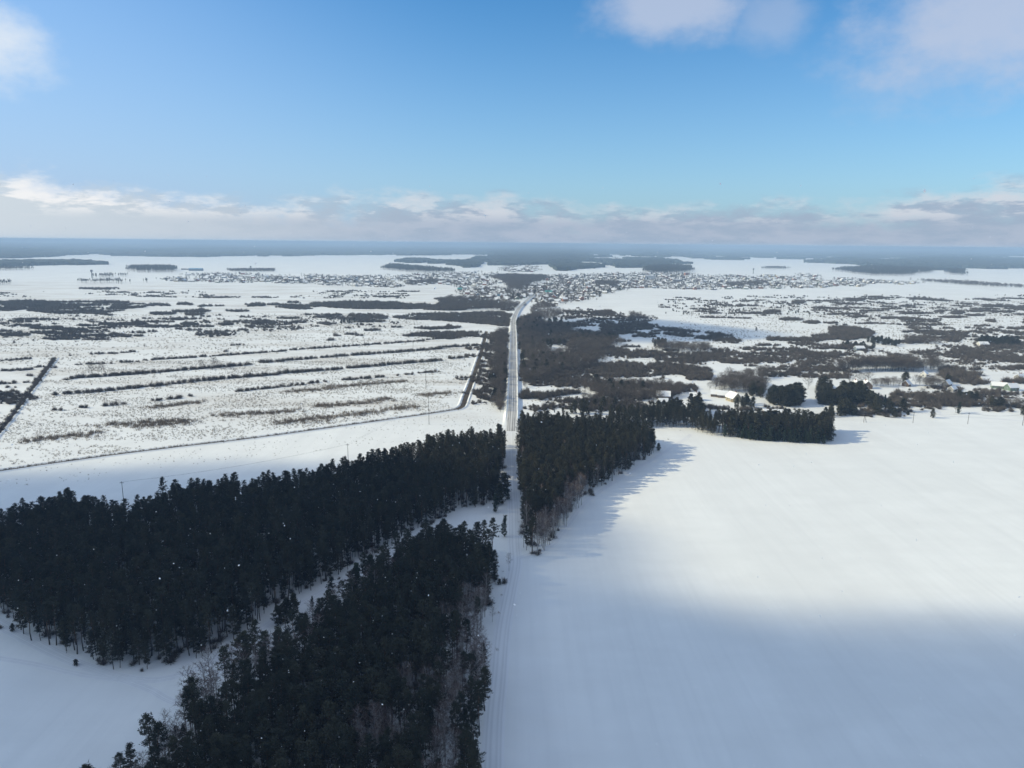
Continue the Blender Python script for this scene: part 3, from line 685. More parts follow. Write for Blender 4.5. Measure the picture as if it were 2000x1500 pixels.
# ------------------------------------------------------------------ shrubs, groves and hedges
def keepn(th, sc=14., seed=41): return lambda x, y: fbm(x / sc, y / sc, seed) > th
SH = [  # outline, height, spacing, gap threshold, kind, label
    ([(-60, 582), (120, 583), (285, 586), (295, 597), (240, 603), (200, 615), (150, 614), (110, 611), (50, 607), (-60, 614)], 5, 5.0, .34, 'shrub', 'willow shrub in the dark band across the far left plain'),
    ([(285, 588), (420, 588), (500, 589), (500, 597), (430, 596), (340, 601), (290, 598)], 5, 5.0, .38, 'shrub', 'willow shrub in the dark band across the far left plain'),
    ([(500, 588), (600, 588), (700, 586), (760, 583), (800, 592), (840, 590), (870, 578), (905, 583), (950, 592), (990, 600), (985, 606), (860, 606), (800, 604), (680, 604), (560, 602), (500, 599)], 5.5, 4.6, .28, 'shrub', 'willow shrub in the dark band left of the far road bend'),
    ([(840, 592), (868, 572), (905, 580), (960, 588), (1020, 584), (1012, 600), (995, 607), (860, 607)], 7, 5.0, .25, 'bare', 'bare tree in the dark wood before the village'),
    ([(770, 613), (850, 606), (993, 603), (990, 632), (965, 637), (920, 633), (850, 622), (770, 618)], 4.5, 3.9, .25, 'shrub', 'willow shrub in the thicket left of the road bend'),
    ([(770, 652), (830, 645), (900, 642), (945, 643), (940, 652), (905, 658), (870, 661), (820, 657)], 4, 3.4, .22, 'shrub', 'willow shrub in the thicket at the far end of the ditch'),
    ([(790, 642), (870, 629), (900, 633), (892, 641), (830, 646)], 4, 3.6, .3, 'shrub', 'willow shrub in the thicket left of the road bend'),
    ([(620, 612), (690, 607), (740, 614), (738, 630), (690, 632), (650, 623)], 5, 4.6, .36, 'shrub', 'willow shrub on the far left plain'),
    ([(350, 604), (390, 599), (425, 602), (425, 613), (380, 617), (355, 610)], 4.5, 4.4, .3, 'shrub', 'willow shrub on the far left plain'),
    ([(1010, 608), (1050, 598), (1063, 622), (1110, 620), (1190, 628), (1202, 650), (1207, 675), (1172, 683), (1170, 700), (1140, 709), (1120, 722), (1090, 727), (1085, 740), (1060, 744), (1013, 744), (1012, 690), (1009, 650)], 7, 4.2, .22, 'bare', 'bare dark tree in the wood along the right of the road'),
    ([(1012, 620), (1110, 622), (1190, 630), (1207, 675), (1172, 684), (1172, 700), (1120, 724), (1085, 742), (1060, 746), (1013, 746)], 4, 4.6, .3, 'shrub', 'willow shrub in the wood along the right of the road'),
    ([(1190, 628), (1240, 624), (1300, 636), (1360, 643), (1430, 655), (1445, 667), (1400, 665), (1340, 657), (1290, 652), (1240, 656), (1195, 656)], 4.5, 3.9, .33, 'shrub', 'willow shrub in the long tongue of shaded thicket'),
    ([(1218, 620), (1250, 606), (1275, 613), (1292, 627), (1240, 624)], 6, 4.6, .2, 'bare', 'bare tree above the long tongue of thicket'),
    ([(1138, 606), (1190, 601), (1198, 612), (1225, 618), (1150, 614)], 5, 4.6, .3, 'shrub', 'willow shrub beyond the long tongue of thicket'),
    ([(1014, 622), (1022, 604), (1040, 588), (1066, 586), (1082, 604), (1080, 624)], 5, 4.4, .3, 'bare', 'bare tree between the far road bend and the village'),
    ([(1050, 592), (1085, 592), (1090, 604), (1130, 606), (1130, 612), (1060, 612)], 5.5, 4.6, .35, 'bare', 'bare tree just before the village at the road'),
    ([(1275, 680), (1290, 662), (1350, 668), (1400, 672), (1402, 684), (1350, 688), (1300, 686)], 7, 4.2, .25, 'bare', 'bare brown tree in the grove on the middle plain'),
    ([(1140, 690), (1180, 671), (1310, 688), (1300, 697), (1250, 698), (1200, 694)], 4.5, 3.6, .36, 'shrub', 'willow shrub on the middle plain right of the wood'),
    ([(1170, 702), (1230, 700), (1250, 712), (1200, 716)], 4, 3.6, .42, 'shrub', 'willow shrub on the middle plain right of the wood'),
    ([(1258, 704), (1300, 699), (1380, 714), (1396, 726), (1382, 744), (1340, 741), (1330, 724), (1280, 718)], 5, 3.4, .28, 'shrub', 'willow shrub in the brown thicket above the farm roofs'),
    ([(1135, 735), (1220, 736), (1350, 744), (1352, 760), (1290, 782), (1180, 783), (1165, 762), (1140, 744)], 6.5, 3.8, .24, 'bare', 'bare brown tree in the thicket left of the farm roofs'),
    ([(1135, 735), (1220, 738), (1350, 746), (1352, 762), (1290, 782), (1180, 783), (1165, 762)], 4, 3.6, .34, 'shrub', 'willow shrub in the thicket left of the farm roofs'),
    ([(1142, 782), (1158, 762), (1176, 762), (1176, 784)], 5.5, 3.5, .3, 'bare', 'bare tree at the left tip of the farm thicket'),
    ([(1395, 728), (1430, 716), (1462, 730), (1492, 745), (1495, 772), (1402, 768)], 9, 4.2, .2, 'bare', 'tall bare tree in the grove behind the farm barns'),
    ([(1448, 722), (1485, 712), (1505, 722), (1500, 745), (1470, 742)], 8, 4.4, .25, 'bare', 'tall bare tree in the grove behind the farm barns'),
    ([(1010, 752), (1062, 762), (1116, 752), (1122, 762), (1082, 773), (1060, 782), (1013, 780)], 4.5, 3.0, .24, 'shrub', 'willow shrub in the thicket at the right roadside'),
    ([(1010, 740), (1022, 742), (1022, 760), (1010, 758)], 5, 3.2, .2, 'bare', 'bare tree against the right road bank'),
    ([(1375, 786), (1470, 790), (1482, 801), (1400, 804)], 4, 3.4, .3, 'shrub', 'garden shrub in front of the farm barns'),
    ([(1480, 788), (1560, 794), (1560, 800), (1490, 800)], 3, 3.2, .3, 'shrub', 'garden shrub below the square pine clump'),
    ([(1485, 652), (1560, 655), (1640, 652), (1640, 664), (1560, 665), (1490, 661)], 4.5, 3.6, .2, 'shrub', 'willow shrub along the curved river bank'),
    ([(1622, 633), (1650, 631), (1685, 636), (1703, 650), (1685, 661), (1640, 667), (1600, 657), (1630, 648)], 4.5, 3.4, .12, 'shrub', 'willow shrub in the rounded thicket of the river bend'),
    ([(1632, 729), (1700, 724), (1792, 716), (1794, 692), (1700, 698), (1636, 706)], 11, 3.4, .02, 'bare', 'bare tree of the long grove on the right plain'),
    ([(1798, 725), (1850, 723), (1850, 700), (1800, 702)], 10, 4.0, .3, 'bare', 'bare tree right of the long grove'),
    ([(1828, 730), (1856, 706), (1888, 716), (1930, 746), (1900, 752), (1860, 747)], 5.5, 3.6, .12, 'shrub', 'shrub on the slanting tongue of thicket at right'),
    ([(1855, 716), (1915, 712), (1915, 722), (1870, 722)], 5, 3.8, .25, 'shrub', 'shrub above the slanting tongue of thicket'),
    ([(1925, 716), (2040, 712), (2040, 720), (1925, 722)], 4.5, 4.0, .4, 'shrub', 'shrub of the loose row at the right edge'),
    ([(1963, 742), (1985, 730), (2060, 728), (2060, 756)], 5, 3.6, .12, 'shrub', 'shrub of the thicket cut by the right edge'),
    ([(1755, 650), (1800, 652), (1812, 668), (1780, 674)], 6, 4.2, .2, 'bare', 'bare tree in the clump beyond the long grove'),
    ([(1765, 642), (1800, 638), (1808, 648), (1775, 650)], 5, 4.0, .2, 'shrub', 'shrub in the clump beyond the long grove'),
    ([(1632, 672), (1660, 664), (1680, 672), (1670, 685), (1640, 680)], 5, 4.2, .3, 'shrub', 'shrub in the clump beyond the long grove'),
    ([(1900, 660), (1920, 655), (1990, 658), (1992, 675), (1905, 676)], 5, 4.5, .25, 'shrub', 'shrub around the far conifer grove'),
    ([(1810, 640), (1880, 645), (1880, 660), (1860, 672), (1820, 655)], 5, 4.5, .42, 'shrub', 'shrub on the far right plain'),
    ([(1702, 758), (1768, 758), (1768, 742), (1702, 743)], 6, 3.6, .15, 'bare', 'bare tree of the dark row behind the farm lane'),
    ([(1697, 784), (1700, 770), (1770, 768), (1812, 782), (1808, 768), (1788, 758), (1770, 762)], 4.5, 3.3, .22, 'shrub', 'shrub of the low thicket along the farm lane'),
    ([(1780, 790), (1810, 790), (1812, 765), (1790, 758), (1775, 770)], 6.5, 3.8, .2, 'bare', 'bare tree at the end of the low thicket by the farm lane'),
    ([(1795, 758), (1848, 758), (1850, 740), (1800, 730)], 7, 4.0, .2, 'bare', 'bare tree around the farm sheds'),
    ([(1820, 790), (1872, 793), (1902, 790), (1906, 772), (1880, 760), (1832, 766)], 6, 3.6, .1, 'shrub', 'shrub of the big shrub island right of the farm lane'),
    ([(1830, 790), (1880, 792), (1900, 778), (1840, 770)], 7, 4.4, .3, 'bare', 'bare tree of the big shrub island right of the farm lane'),
    ([(1900, 774), (1962, 772), (1955, 755), (1905, 755)], 5, 3.6, .22, 'shrub', 'shrub in the gardens at the right'),
    ([(1960, 790), (2040, 800), (2040, 770), (1965, 775)], 5, 4.2, .4, 'bare', 'small bare tree in the gardens at the right edge'),
    ([(965, 635), (993, 630), (990, 690), (988, 742), (984, 805), (972, 803), (953, 782), (966, 740), (963, 690)], 6.5, 3.3, .08, 'bare', 'bare tree of the dense belt along the left of the road'),
    ([(967, 640), (991, 640), (988, 740), (983, 800), (974, 800), (958, 778), (968, 740)], 4, 3.2, .2, 'shrub', 'shrub under the dense belt along the left of the road'),
    ([(945, 740), (955, 700), (965, 650), (955, 650), (940, 720), (925, 775), (935, 778)], 3.5, 3.6, .5, 'shrub', 'shrub between the wide ditch and the road belt'),
    ([(1500, 585), (1690, 583), (1690, 588), (1500, 590)], 4, 5.5, .45, 'shrub', 'shrub of the long rows on the far right plain'),
    ([(1770, 577), (2040, 582), (2040, 589), (1870, 590), (1780, 583)], 4.5, 5.2, .42, 'shrub', 'shrub of the long rows on the far right plain'),
    ([(1905, 596), (1920, 592), (2040, 598), (2040, 608), (1960, 604)], 4.5, 4.6, .28, 'shrub', 'shrub of the long rows on the far right plain'),
    ([(1400, 606), (1490, 604), (1610, 612), (1600, 616), (1480, 612), (1400, 612)], 4, 4.6, .45, 'shrub', 'shrub of the loose rows beyond the curved river bank'),
    ([(1360, 616), (1460, 617), (1460, 622), (1360, 621)], 4, 4.2, .3, 'shrub', 'shrub of the loose rows beyond the curved river bank'),
    ([(1600, 630), (1640, 626), (1780, 632), (1960, 636), (1960, 640), (1720, 633), (1660, 634)], 3.5, 4.6, .42, 'shrub', 'shrub of the long thin row on the right plain'),
]
holes = [gpoly([(1118, 640), (1170, 637), (1185, 652), (1160, 658), (1122, 650)]), gpoly([(1062, 674), (1102, 672), (1106, 687), (1066, 691)]), gpoly([(1200, 655), (1240, 650), (1245, 662), (1205, 668)]), gpoly([(1255, 645), (1280, 645), (1280, 652), (1258, 654)])]
for pp, h_, sp_, th_, kind, lb in SH:
    D_ = float(np.mean(gpoly(pp)[:, 1])); p_ = fill(gpoly(grow(pp, h_)), sp_, min(9, 3 + sp_) + max(0, D_ - 600) * .022, keepn(th_ - (.06 if D_ < 1000 else 0) + min(.14, max(0, D_ - 500) * .00016), 6 + sp_ * 2.2 + max(0, D_ - 500) * .022, 41 + len(pp)), holes)
    plant(kind, p_, h_ * .65, h_ * 1.2, lb, lb.replace('shrub ', 'shrubs ').replace('tree ', 'trees ').replace('conifer ', 'conifers '))
ELL = [(317, 611, 25, 4.5), (465, 606, 22, 3.5), (30, 652, 32, 6), (90, 648, 26, 5), (120, 660, 38, 4), (140, 655, 30, 4), (110, 638, 14, 3), (55, 635, 12, 3), (75, 639, 12, 2.5), (120, 640, 25, 4), (150, 642, 25, 4), (160, 633, 8, 3), (205, 632, 16, 4), (220, 636, 18, 3), (260, 631, 26, 5), (285, 636, 22, 3), (310, 636, 25, 3), (350, 636, 25, 3), (370, 631, 18, 5), (400, 636, 20, 4), (346, 641, 6, 2.5), (378, 643, 14, 2.5), (190, 653, 22, 3), (270, 648, 14, 3), (295, 646, 8, 3), (270, 654, 12, 2), (248, 656, 5, 3), (205, 644, 7, 2.5), (235, 652, 8, 3), (172, 661, 10, 2.5), (200, 661, 14, 2), (32, 666, 4, 2), (440, 632, 15, 4), (455, 627, 15, 3), (475, 642, 12, 3.5), (490, 636, 10, 3), (515, 627, 18, 6), (560, 620, 20, 3), (575, 628, 27, 3.5), (640, 618, 28, 4), (640, 630, 20, 4), (520, 637, 15, 3), (655, 654, 9, 3), (682, 651, 15, 3), (703, 653, 4, 2.5), (645, 662, 6, 2), (730, 643, 18, 4), (775, 637, 10, 3), (12, 645, 12, 3), (60, 622, 40, 2), (300, 627, 40, 2.5), (410, 655, 4, 2),
       (1218, 664, 18, 4.5), (1232, 675, 20, 4), (1270, 656, 14, 3), (1345, 697, 12, 4), (1452, 690, 9, 5), (1390, 695, 14, 4), (1440, 705, 20, 6), (1470, 712, 14, 5), (1310, 727, 20, 5), (1290, 738, 14, 4), (1115, 746, 5, 3), (1420, 706, 16, 5), (1500, 672, 30, 4.5), (1465, 678, 20, 4), (1560, 668, 24, 4), (1590, 690, 22, 5), (1570, 688, 22, 3.5), (1620, 695, 26, 4), (1524, 690, 22, 5.5), (1580, 707, 14, 4.5), (1595, 717, 16, 4), (1575, 722, 9, 3.5), (1675, 693, 14, 3.5), (1550, 697, 7, 3), (1610, 678, 30, 4), (1690, 677, 18, 6), (1745, 690, 11, 3), (1803, 686, 7, 3), (1890, 701, 15, 4), (1912, 697, 12, 4), (1960, 696, 20, 4), (1985, 705, 18, 4), (1945, 705, 12, 3), (1860, 618, 24, 4), (1905, 614, 20, 4), (1990, 640, 24, 4), (1600, 600, 16, 4), (1545, 622, 24, 5), (1585, 628, 16, 5), (1620, 629, 14, 3), (1650, 612, 28, 3), (1700, 606, 24, 3), (1765, 621, 14, 4), (1735, 620, 12, 4), (1780, 611, 20, 3), (1935, 625, 10, 5), (1870, 610, 14, 5), (1670, 585, 20, 4), (1770, 597, 14, 3), (1710, 579, 16, 3), (1560, 589, 12, 5), (1508, 607, 16, 5), (1420, 690, 14, 4), (1355, 705, 10, 3), (1310, 682, 16, 3), (1400, 663, 16, 3), (1430, 667, 20, 4)]
for e in ELL:
    h_ = 4.2; hp = h_ * (e[1] - 475) / CAM_H
    ry = max(1.0, e[3] - hp * .45); cyy = e[1] + hp * .4; a = np.linspace(0, 6.28, 13)[:-1]
    p_ = fill(gpoly(np.column_stack([e[0] + np.cos(a) * e[2], cyy + np.sin(a) * ry])), 3.4, 3)
    lb = 'rounded willow shrub in the islands on the ' + ('left' if e[0] < 1000 else 'right') + ' plain'
    plant('shrub', p_, h_ * .55, h_ * 1.15, lb, lb.replace('shrub', 'shrubs'))
ZO = [([(-60, 616), (500, 616), (760, 612), (780, 640), (600, 645), (300, 662), (-60, 668)], 200), ([(1210, 700), (1180, 690), (1300, 690), (1600, 665), (1640, 700), (1560, 700), (1450, 712), (1395, 700), (1370, 712), (1250, 700)], 170),
      ([(1290, 582), (1500, 578), (2040, 575), (2040, 705), (1810, 700), (1800, 690), (1640, 690), (1620, 672), (1760, 690), (1780, 640), (1760, 625), (1600, 630), (1480, 615), (1330, 612), (1290, 600)], 620),
      ([(1030, 706), (1250, 712), (1330, 740), (1140, 735), (1130, 760), (1020, 745)], 170), ([(1060, 780), (1250, 784), (1280, 800), (1100, 805), (1030, 800)], 34), ([(1500, 700), (1640, 690), (1640, 740), (1500, 735)], 50),
      ([(1640, 770), (2000, 745), (2000, 800), (1800, 812), (1700, 815)], 60), ([(-60, 570), (800, 568), (800, 584), (-60, 580)], 130), ([(1080, 596), (1300, 622), (1250, 640), (1100, 625)], 90), ([(1850, 680), (2040, 684), (2040, 725), (1850, 712)], 36), ([(950, 650), (965, 650), (955, 790), (930, 790)], 26), ([(0, 772), (30, 750), (0, 820)], 12)]
for zp, n_ in ZO:
    zp = np.array(zp, float); k = 0; pts = []; n_ = int(n_ * 1.9)
    while k < n_:
        x = RNG.uniform(zp[:, 0].min(), zp[:, 0].max()); y = RNG.uniform(zp[:, 1].min(), zp[:, 1].max())
        if not inside(zp, np.array([x]), np.array([y]))[0]: continue
        if fbm(np.array([x / 90]), np.array([y / 14]), 77)[0] < .40: k += .34; continue
        k += 1; c = G(x, y); R = float(np.exp(RNG.normal(1.05, .8))); R = min(R, 16); nn = max(1, int(R * R * .30))
        a = RNG.uniform(0, 6.28, nn); r_ = np.sqrt(RNG.random(nn)) * R
        pts.append(np.column_stack([c[0] + np.cos(a) * r_ * 1.7, c[1] + np.sin(a) * r_ * .9]))
    pts = np.vstack(pts); s_ = 'left' if zp[:, 0].mean() < 990 else 'right'
    plant('shrub', pts, 1.1, 4.2, 'scattered willow shrub on the open snow of the %s plain' % s_, 'scattered willow shrubs on the %s plain' % s_)
HEDGE = {
 'first': [[(148, 713), (192, 711)], [(202, 711), (218, 710)], [(235, 708), (258, 707)], [(270, 707), (280, 706)], [(285, 704), (400, 697), (500, 690), (560, 686)], [(568, 684), (700, 675), (825, 666)], [(832, 664), (858, 662)]],
 'second': [[(126, 742), (131, 742)], [(141, 739), (178, 737), (300, 728), (475, 714)], [(482, 712), (500, 711)], [(510, 709), (640, 698), (830, 684), (862, 680)], [(866, 679), (930, 675)]],
 'third': [[(108, 771), (190, 765), (275, 757), (352, 749)], [(362, 747), (440, 740), (540, 732)], [(550, 730), (700, 718), (860, 704)], [(875, 701), (915, 698)]],
 'fourth': [[(105, 801), (122, 800)], [(136, 797), (170, 796)], [(206, 793), (242, 789)], [(300, 783), (353, 777)], [(370, 775), (380, 775)], [(467, 764), (540, 758)], [(542, 757), (590, 751)], [(603, 749), (640, 746)], [(672, 743), (755, 736)], [(775, 733), (783, 733)], [(795, 732), (806, 731)], [(818, 729), (855, 726)]],
 'outlying': [[(175, 692), (200, 691)], [(216, 691), (220, 691)], [(226, 691), (264, 687)], [(5, 705), (60, 701)], [(-40, 727), (62, 722)], [(75, 717), (100, 719)], [(60, 734), (70, 734)], [(-40, 752), (48, 748)], [(-20, 785), (10, 776)], [(452, 675), (472, 674)], [(136, 695), (144, 694)]],
}
for k, rows in HEDGE.items():
    for r_ in rows:
        big = 1.25 if k in ('second', 'third') else 1.0
        for rep, wd in ((0, .9), (1, 1.3)):
            plant('shrub', along(r_, 2.3, wd, keep=.82), 2.0 * big, 3.6 * big, 'bare shrub of the %s hedge across the hay fields' % k, 'shrubs of the %s hedge' % k)
plant('shrub', along(None, 1.8, .9, path=D3 + np.array([-.6, 0]), keep=.85), 1.6, 3.6, 'bare shrub of the slanting hedge by the left ditch', 'shrubs of the left ditch hedge')
plant('shrub', along([(0, 672), (100, 671), (250, 661), (500, 648)], 9, 1, keep=.6), .8, 1.6, 'low bush of the dotted line across the left plain', 'low bushes of the dotted line')
def prints(pp, n):
    p = smooth_path(pp, 1.0); m_ = MB()
    idx = np.linspace(0, len(p) - 1, n).astype(int)
    for k, i in enumerate(idx):
        x, y = p[i] + RNG.normal(0, .12, 2) + (0, .18 if k % 2 else -.18); a = RNG.uniform(.14, .22)
        m_.quad((x - a, y - a, .02), (x + a, y - a, .02), (x + a, y + a, .02), (x - a, y + a, .02))
    tag(obj('footprint_trail', m_.me('footprint_trail', M['track'])), kind='structure')
# dry reeds and stubble
def reed_row(pp, wd, sp): plant('tuft', along(pp, sp, wd), .9, 2.6, 'r')
for rr_ in ([(45, 863), (200, 844)], [(260, 834), (370, 825)], [(430, 813), (500, 806)], [(500, 809), (585, 802)], [(615, 794), (700, 788), (760, 779)], [(820, 772), (880, 768)], [(540, 826), (620, 818), (740, 804)], [(750, 801), (815, 794)], [(290, 796), (390, 786)], [(205, 830), (380, 822)], [(640, 757), (790, 745)], [(560, 766), (640, 760)]):
    reed_row(rr_, 4.2, .36); reed_row(rr_, 1.6, .6)
for pth in (D1, D2): plant('tuft', along(None, .5, .9, path=pth), .7, 1.7, 'r')
def stub(x, y):
    d = fbm(x / 45 + 9, y / 13, 55) * .6 + fbm(x / 9, y / 6, 58) * .4
    return RNG.random(x.size) < np.clip((d - .38) * 2.6, 0, .85)
plant('tuft', fill(gpoly([(-80, 905), (105, 712), (500, 700), (905, 678), (915, 745), (885, 795), (500, 850), (0, 912)]), 1.55, 5, stub), .45, 1.1, 'r')
plant('tuft', fill(gpoly([(-80, 935), (0, 925), (500, 860), (890, 806), (980, 815), (985, 840), (900, 845), (600, 885), (-80, 965)]), 3.2, 5, stub), .3, .7, 'r')
plant('tuft', fill(gpoly([(915, 790), (940, 760), (960, 800), (985, 835), (930, 830)]), 2.6, 4, stub), .3, .8, 'r')
plant('tuft', fill(gpoly([(1275, 838), (1352, 836), (1362, 848), (1300, 862), (1290, 870)]), 2.2, 3, stub), .3, .7, 'r')
plant('tuft', fill(gpoly([(1030, 700), (1330, 700), (1330, 745), (1250, 800), (1030, 800)]), 3.2, 5, stub), .5, 1.3, 'r')
plant('tuft', fill(gpoly([(1350, 600), (2040, 585), (2040, 735), (1640, 700), (1300, 715), (1250, 690)]), 4.2, 5, stub), .8, 1.9, 'r')
plant('tuft', fill(gpoly([(-60, 615), (760, 612), (940, 660), (500, 695), (-60, 720)]), 4.2, 5, stub), .8, 1.9, 'r')
plant('tuft', fill(gpoly([(940, 1110), (1000, 1110), (975, 1250), (935, 1330)]), 3.0, 2, stub), .3, .9, 'r')

# ------------------------------------------------------------------ far woods
def slab(pp, h, cell, name='far_forest', lab=None):
    poly = gpoly(pp); lo = poly.min(0); hi = poly.max(0)
    xs = np.arange(lo[0] - cell, hi[0] + cell, cell); ys = np.arange(lo[1] - cell, hi[1] + cell * 1.5, cell * 1.5); X, Y = np.meshgrid(xs, ys)
    J = RNG.uniform(-.35, .35, X.shape) * cell; X = X + J; Y = Y + J[::-1]
    cxm = (X[:-1, :-1] + X[1:, 1:]) / 2; cym = (Y[:-1, :-1] + Y[1:, 1:]) / 2
    e = max(cell * 1.4, hi[1] * .008); use = inside(poly, cxm + (fbm(cxm / 150, cym / 260, 2, 4) - .5) * e * 7, cym + (fbm(cxm / 150, cym / 260, 6, 4) - .5) * e * 16)
    Z = h * (.55 + .6 * RNG.random(X.shape)) * (.75 + .5 * fbm(X / 400, Y / 400, 8))
    v = []; ix = {}; f = []
    def vt(j, i, top):
        k = (j, i, top)
        if k not in ix: ix[k] = len(v); v.append((X[j, i], Y[j, i], Z[j, i] if top else -.5))
        return ix[k]
    ny, nx = use.shape
    for j, i in zip(*np.nonzero(use)):
        f.append((vt(j, i, 1), vt(j, i + 1, 1), vt(j + 1, i + 1, 1), vt(j + 1, i, 1)))
        for dj, di, a, b in ((-1, 0, (j, i), (j, i + 1)), (1, 0, (j + 1, i + 1), (j + 1, i)), (0, -1, (j + 1, i), (j, i)), (0, 1, (j, i + 1), (j + 1, i + 1))):
            jj, ii = j + dj, i + di
            if not (0 <= jj < ny and 0 <= ii < nx and use[jj, ii]): f.append((vt(*a, 0), vt(*b, 0), vt(*b, 1), vt(*a, 1)))
    if f: tag(obj(name, mesh(name, v, f, M['canopy'])), lab or 'far-off dark forest under haze near the horizon', 'forest', kind='stuff')
FFAR = [
    [(-400, 506), (0, 506), (60, 504), (115, 502), (117, 498), (100, 490), (40, 487), (-400, 487)],
    [(-400, 481.5), (60, 483), (110, 489), (112, 497), (160, 497), (228, 498.5), (234, 497), (226, 490), (212, 484), (300, 479), (0, 474), (-400, 471)],
    [(242, 497), (290, 501), (400, 502), (460, 500.5), (520, 498.5), (620, 499), (680, 497), (770, 498.5), (900, 497), (965, 497), (1000, 490), (800, 484), (380, 486), (300, 489)],
    [(300, 486.5), (500, 488), (1000, 488), (1350, 492), (1350, 481), (1000, 478.6), (500, 474), (200, 473), (200, 478)],
    [(930, 505), (975, 503), (985, 497), (1000, 489), (1140, 489), (1150, 498), (1148, 507), (1180, 510), (1165, 513), (1130, 511), (1090, 516), (1050, 519), (976, 518), (935, 513)],
    [(1150, 495), (1250, 500), (1290, 502), (1335, 501), (1335, 486), (1150, 486)],
    [(1190, 509), (1245, 505), (1290, 506), (1325, 510), (1322, 517), (1300, 525), (1256, 523), (1200, 522), (1190, 515)],
    [(1335, 484), (2000, 488.5), (2400, 492), (2400, 499), (2000, 500), (1850, 499), (1800, 502), (1700, 504), (1600, 504), (1530, 505.5), (1516, 501), (1450, 501.5), (1440, 505), (1400, 506), (1335, 506)],
    [(1580, 513), (1600, 508), (1745, 509), (1750, 515), (1720, 518), (1650, 517)],
    [(1730, 519), (1800, 512), (1800, 505), (1940, 505), (2200, 508), (2200, 529), (2000, 526), (1900, 525), (1860, 528), (1760, 527)],
    [(855, 511.5), (880, 511), (936, 513), (934, 520), (900, 523), (880, 519)],
    [(795, 511), (800, 506), (830, 508), (850, 512), (845, 514), (805, 513)],
    [(1085, 523), (1100, 517), (1165, 519), (1170, 524), (1100, 529)],
    [(-200, 512), (0, 512), (124, 512), (126, 518.5), (0, 520), (-200, 521)],
    [(150, 511), (195, 511), (202, 519), (155, 519.5)],
]
for i, pp in enumerate(FFAR):
    dmin = G(np.mean([p[0] for p in pp]), max(p[1] for p in pp))[1]; ext = gpoly(pp); area = float(np.prod(ext.max(0) - ext.min(0)))
    slab(pp, 15, max(16.0, dmin / 260, math.sqrt(area / 45000)), lab='hazy far-off forest block near the horizon')
# nearer woods of separate trees
FNEAR = [([(244, 531), (262, 524), (330, 524), (352, 528), (340, 532), (290, 533)], 'pine', 9, 14, 18, 'pine of the dark wood left of the far village'),
    ([(-60, 527), (58, 525), (58, 528), (-60, 530)], 'pine', 9, 10, 16, 'pine of the small wood at the far left'),
    ([(-60, 556), (30, 553), (20, 556), (-60, 560)], 'pine', 7, 8, 12, 'pine of the small wood at the far left'),
    ([(748, 524), (765, 519), (785, 521), (820, 524), (888, 531), (885, 534), (850, 534), (800, 532), (748, 527)], 'pine', 9, 12, 17, 'pine of the dark wood above the village'),
    ([(1258, 534), (1262, 524), (1322, 521), (1350, 524), (1352, 531), (1340, 534), (1300, 537)], 'pine', 10, 14, 20, 'pine of the dark wood behind the town blocks'),
    ([(1628, 530), (1650, 526), (1730, 523), (1820, 527), (1825, 532), (1760, 540), (1700, 539)], 'pine', 10, 12, 18, 'pine of the far dark wood at right'),
    ([(1850, 536), (1852, 529), (1882, 530), (1882, 539)], 'pine', 10, 12, 18, 'pine of the far dark wood at right'),
    ([(1492, 526), (1495, 524), (1535, 524), (1538, 526.5)], 'pine', 9, 9, 14, 'pine of the tiny wood on the white far field'),
    ([(176, 543), (218, 542.5), (214, 540.5), (182, 541)], 'pine', 8, 8, 14, 'pine of the short far row'), ([(222, 540.5), (246, 541), (246, 539), (224, 539)], 'pine', 8, 8, 12, 'pine of the short far row'),
    ([(142, 554), (166, 554), (166, 552), (142, 552)], 'pine', 7, 9, 13, 'pine of the broken tree row left of the far village'), ([(172, 554), (190, 554), (190, 552), (172, 552)], 'pine', 7, 8, 12, 'pine of the broken tree row left of the far village'),
    ([(195, 554), (222, 554), (222, 552), (195, 552)], 'pine', 7, 10, 14, 'pine of the broken tree row left of the far village'), ([(224, 554.5), (236, 554.5), (236, 552), (224, 552)], 'pine', 7, 10, 14, 'pine of the broken tree row left of the far village'), ([(249, 554), (254, 554), (254, 552.5), (249, 552.5)], 'pine', 7, 9, 11, 'pine of the broken tree row left of the far village'), ([(290, 552), (300, 552), (300, 550), (290, 550)], 'pine', 7, 9, 12, 'pine of the broken tree row left of the far village'),
    ([(960, 541), (1000, 539), (1060, 541), (1066, 548), (1036, 554), (1026, 566), (1000, 568), (985, 554), (975, 548)], 'bare', 6.5, 7, 11, 'bare tree of the dark wood within the village'),
    ([(446, 528), (530, 528), (535, 531), (450, 531)], 'bare', 8, 7, 10, 'bare tree behind the far left village'),
    ([(790, 554), (850, 548), (860, 553), (800, 558)], 'bare', 6.5, 6, 9, 'bare tree of the dark wood within the village'),
    ([(1165, 552), (1210, 553), (1205, 560), (1165, 560)], 'bare', 6.5, 7, 10, 'bare tree of the dark wood within the village'),
    ([(1420, 556), (1500, 552), (1465, 560), (1425, 561)], 'bare', 7, 7, 10, 'bare tree by the right part of the village'),
    ([(1780, 548), (1880, 552), (1990, 560), (1990, 563), (1860, 556)], 'bare', 9, 6, 10, 'bare tree in the far right tree row'),
    ([(150, 563), (222, 563), (222, 565), (165, 566)], 'shrub', 6, 3, 5, 'shrub in the far thin row')]
for pp, kind, sp_, a_, b_, lb in FNEAR: plant(kind, fill(gpoly(pp), sp_, 16, keepn(.3, 26)), a_, b_, lb, lb.replace('pine of', 'pines of').replace('bare tree', 'bare trees').replace('shrub in', 'shrubs in'))

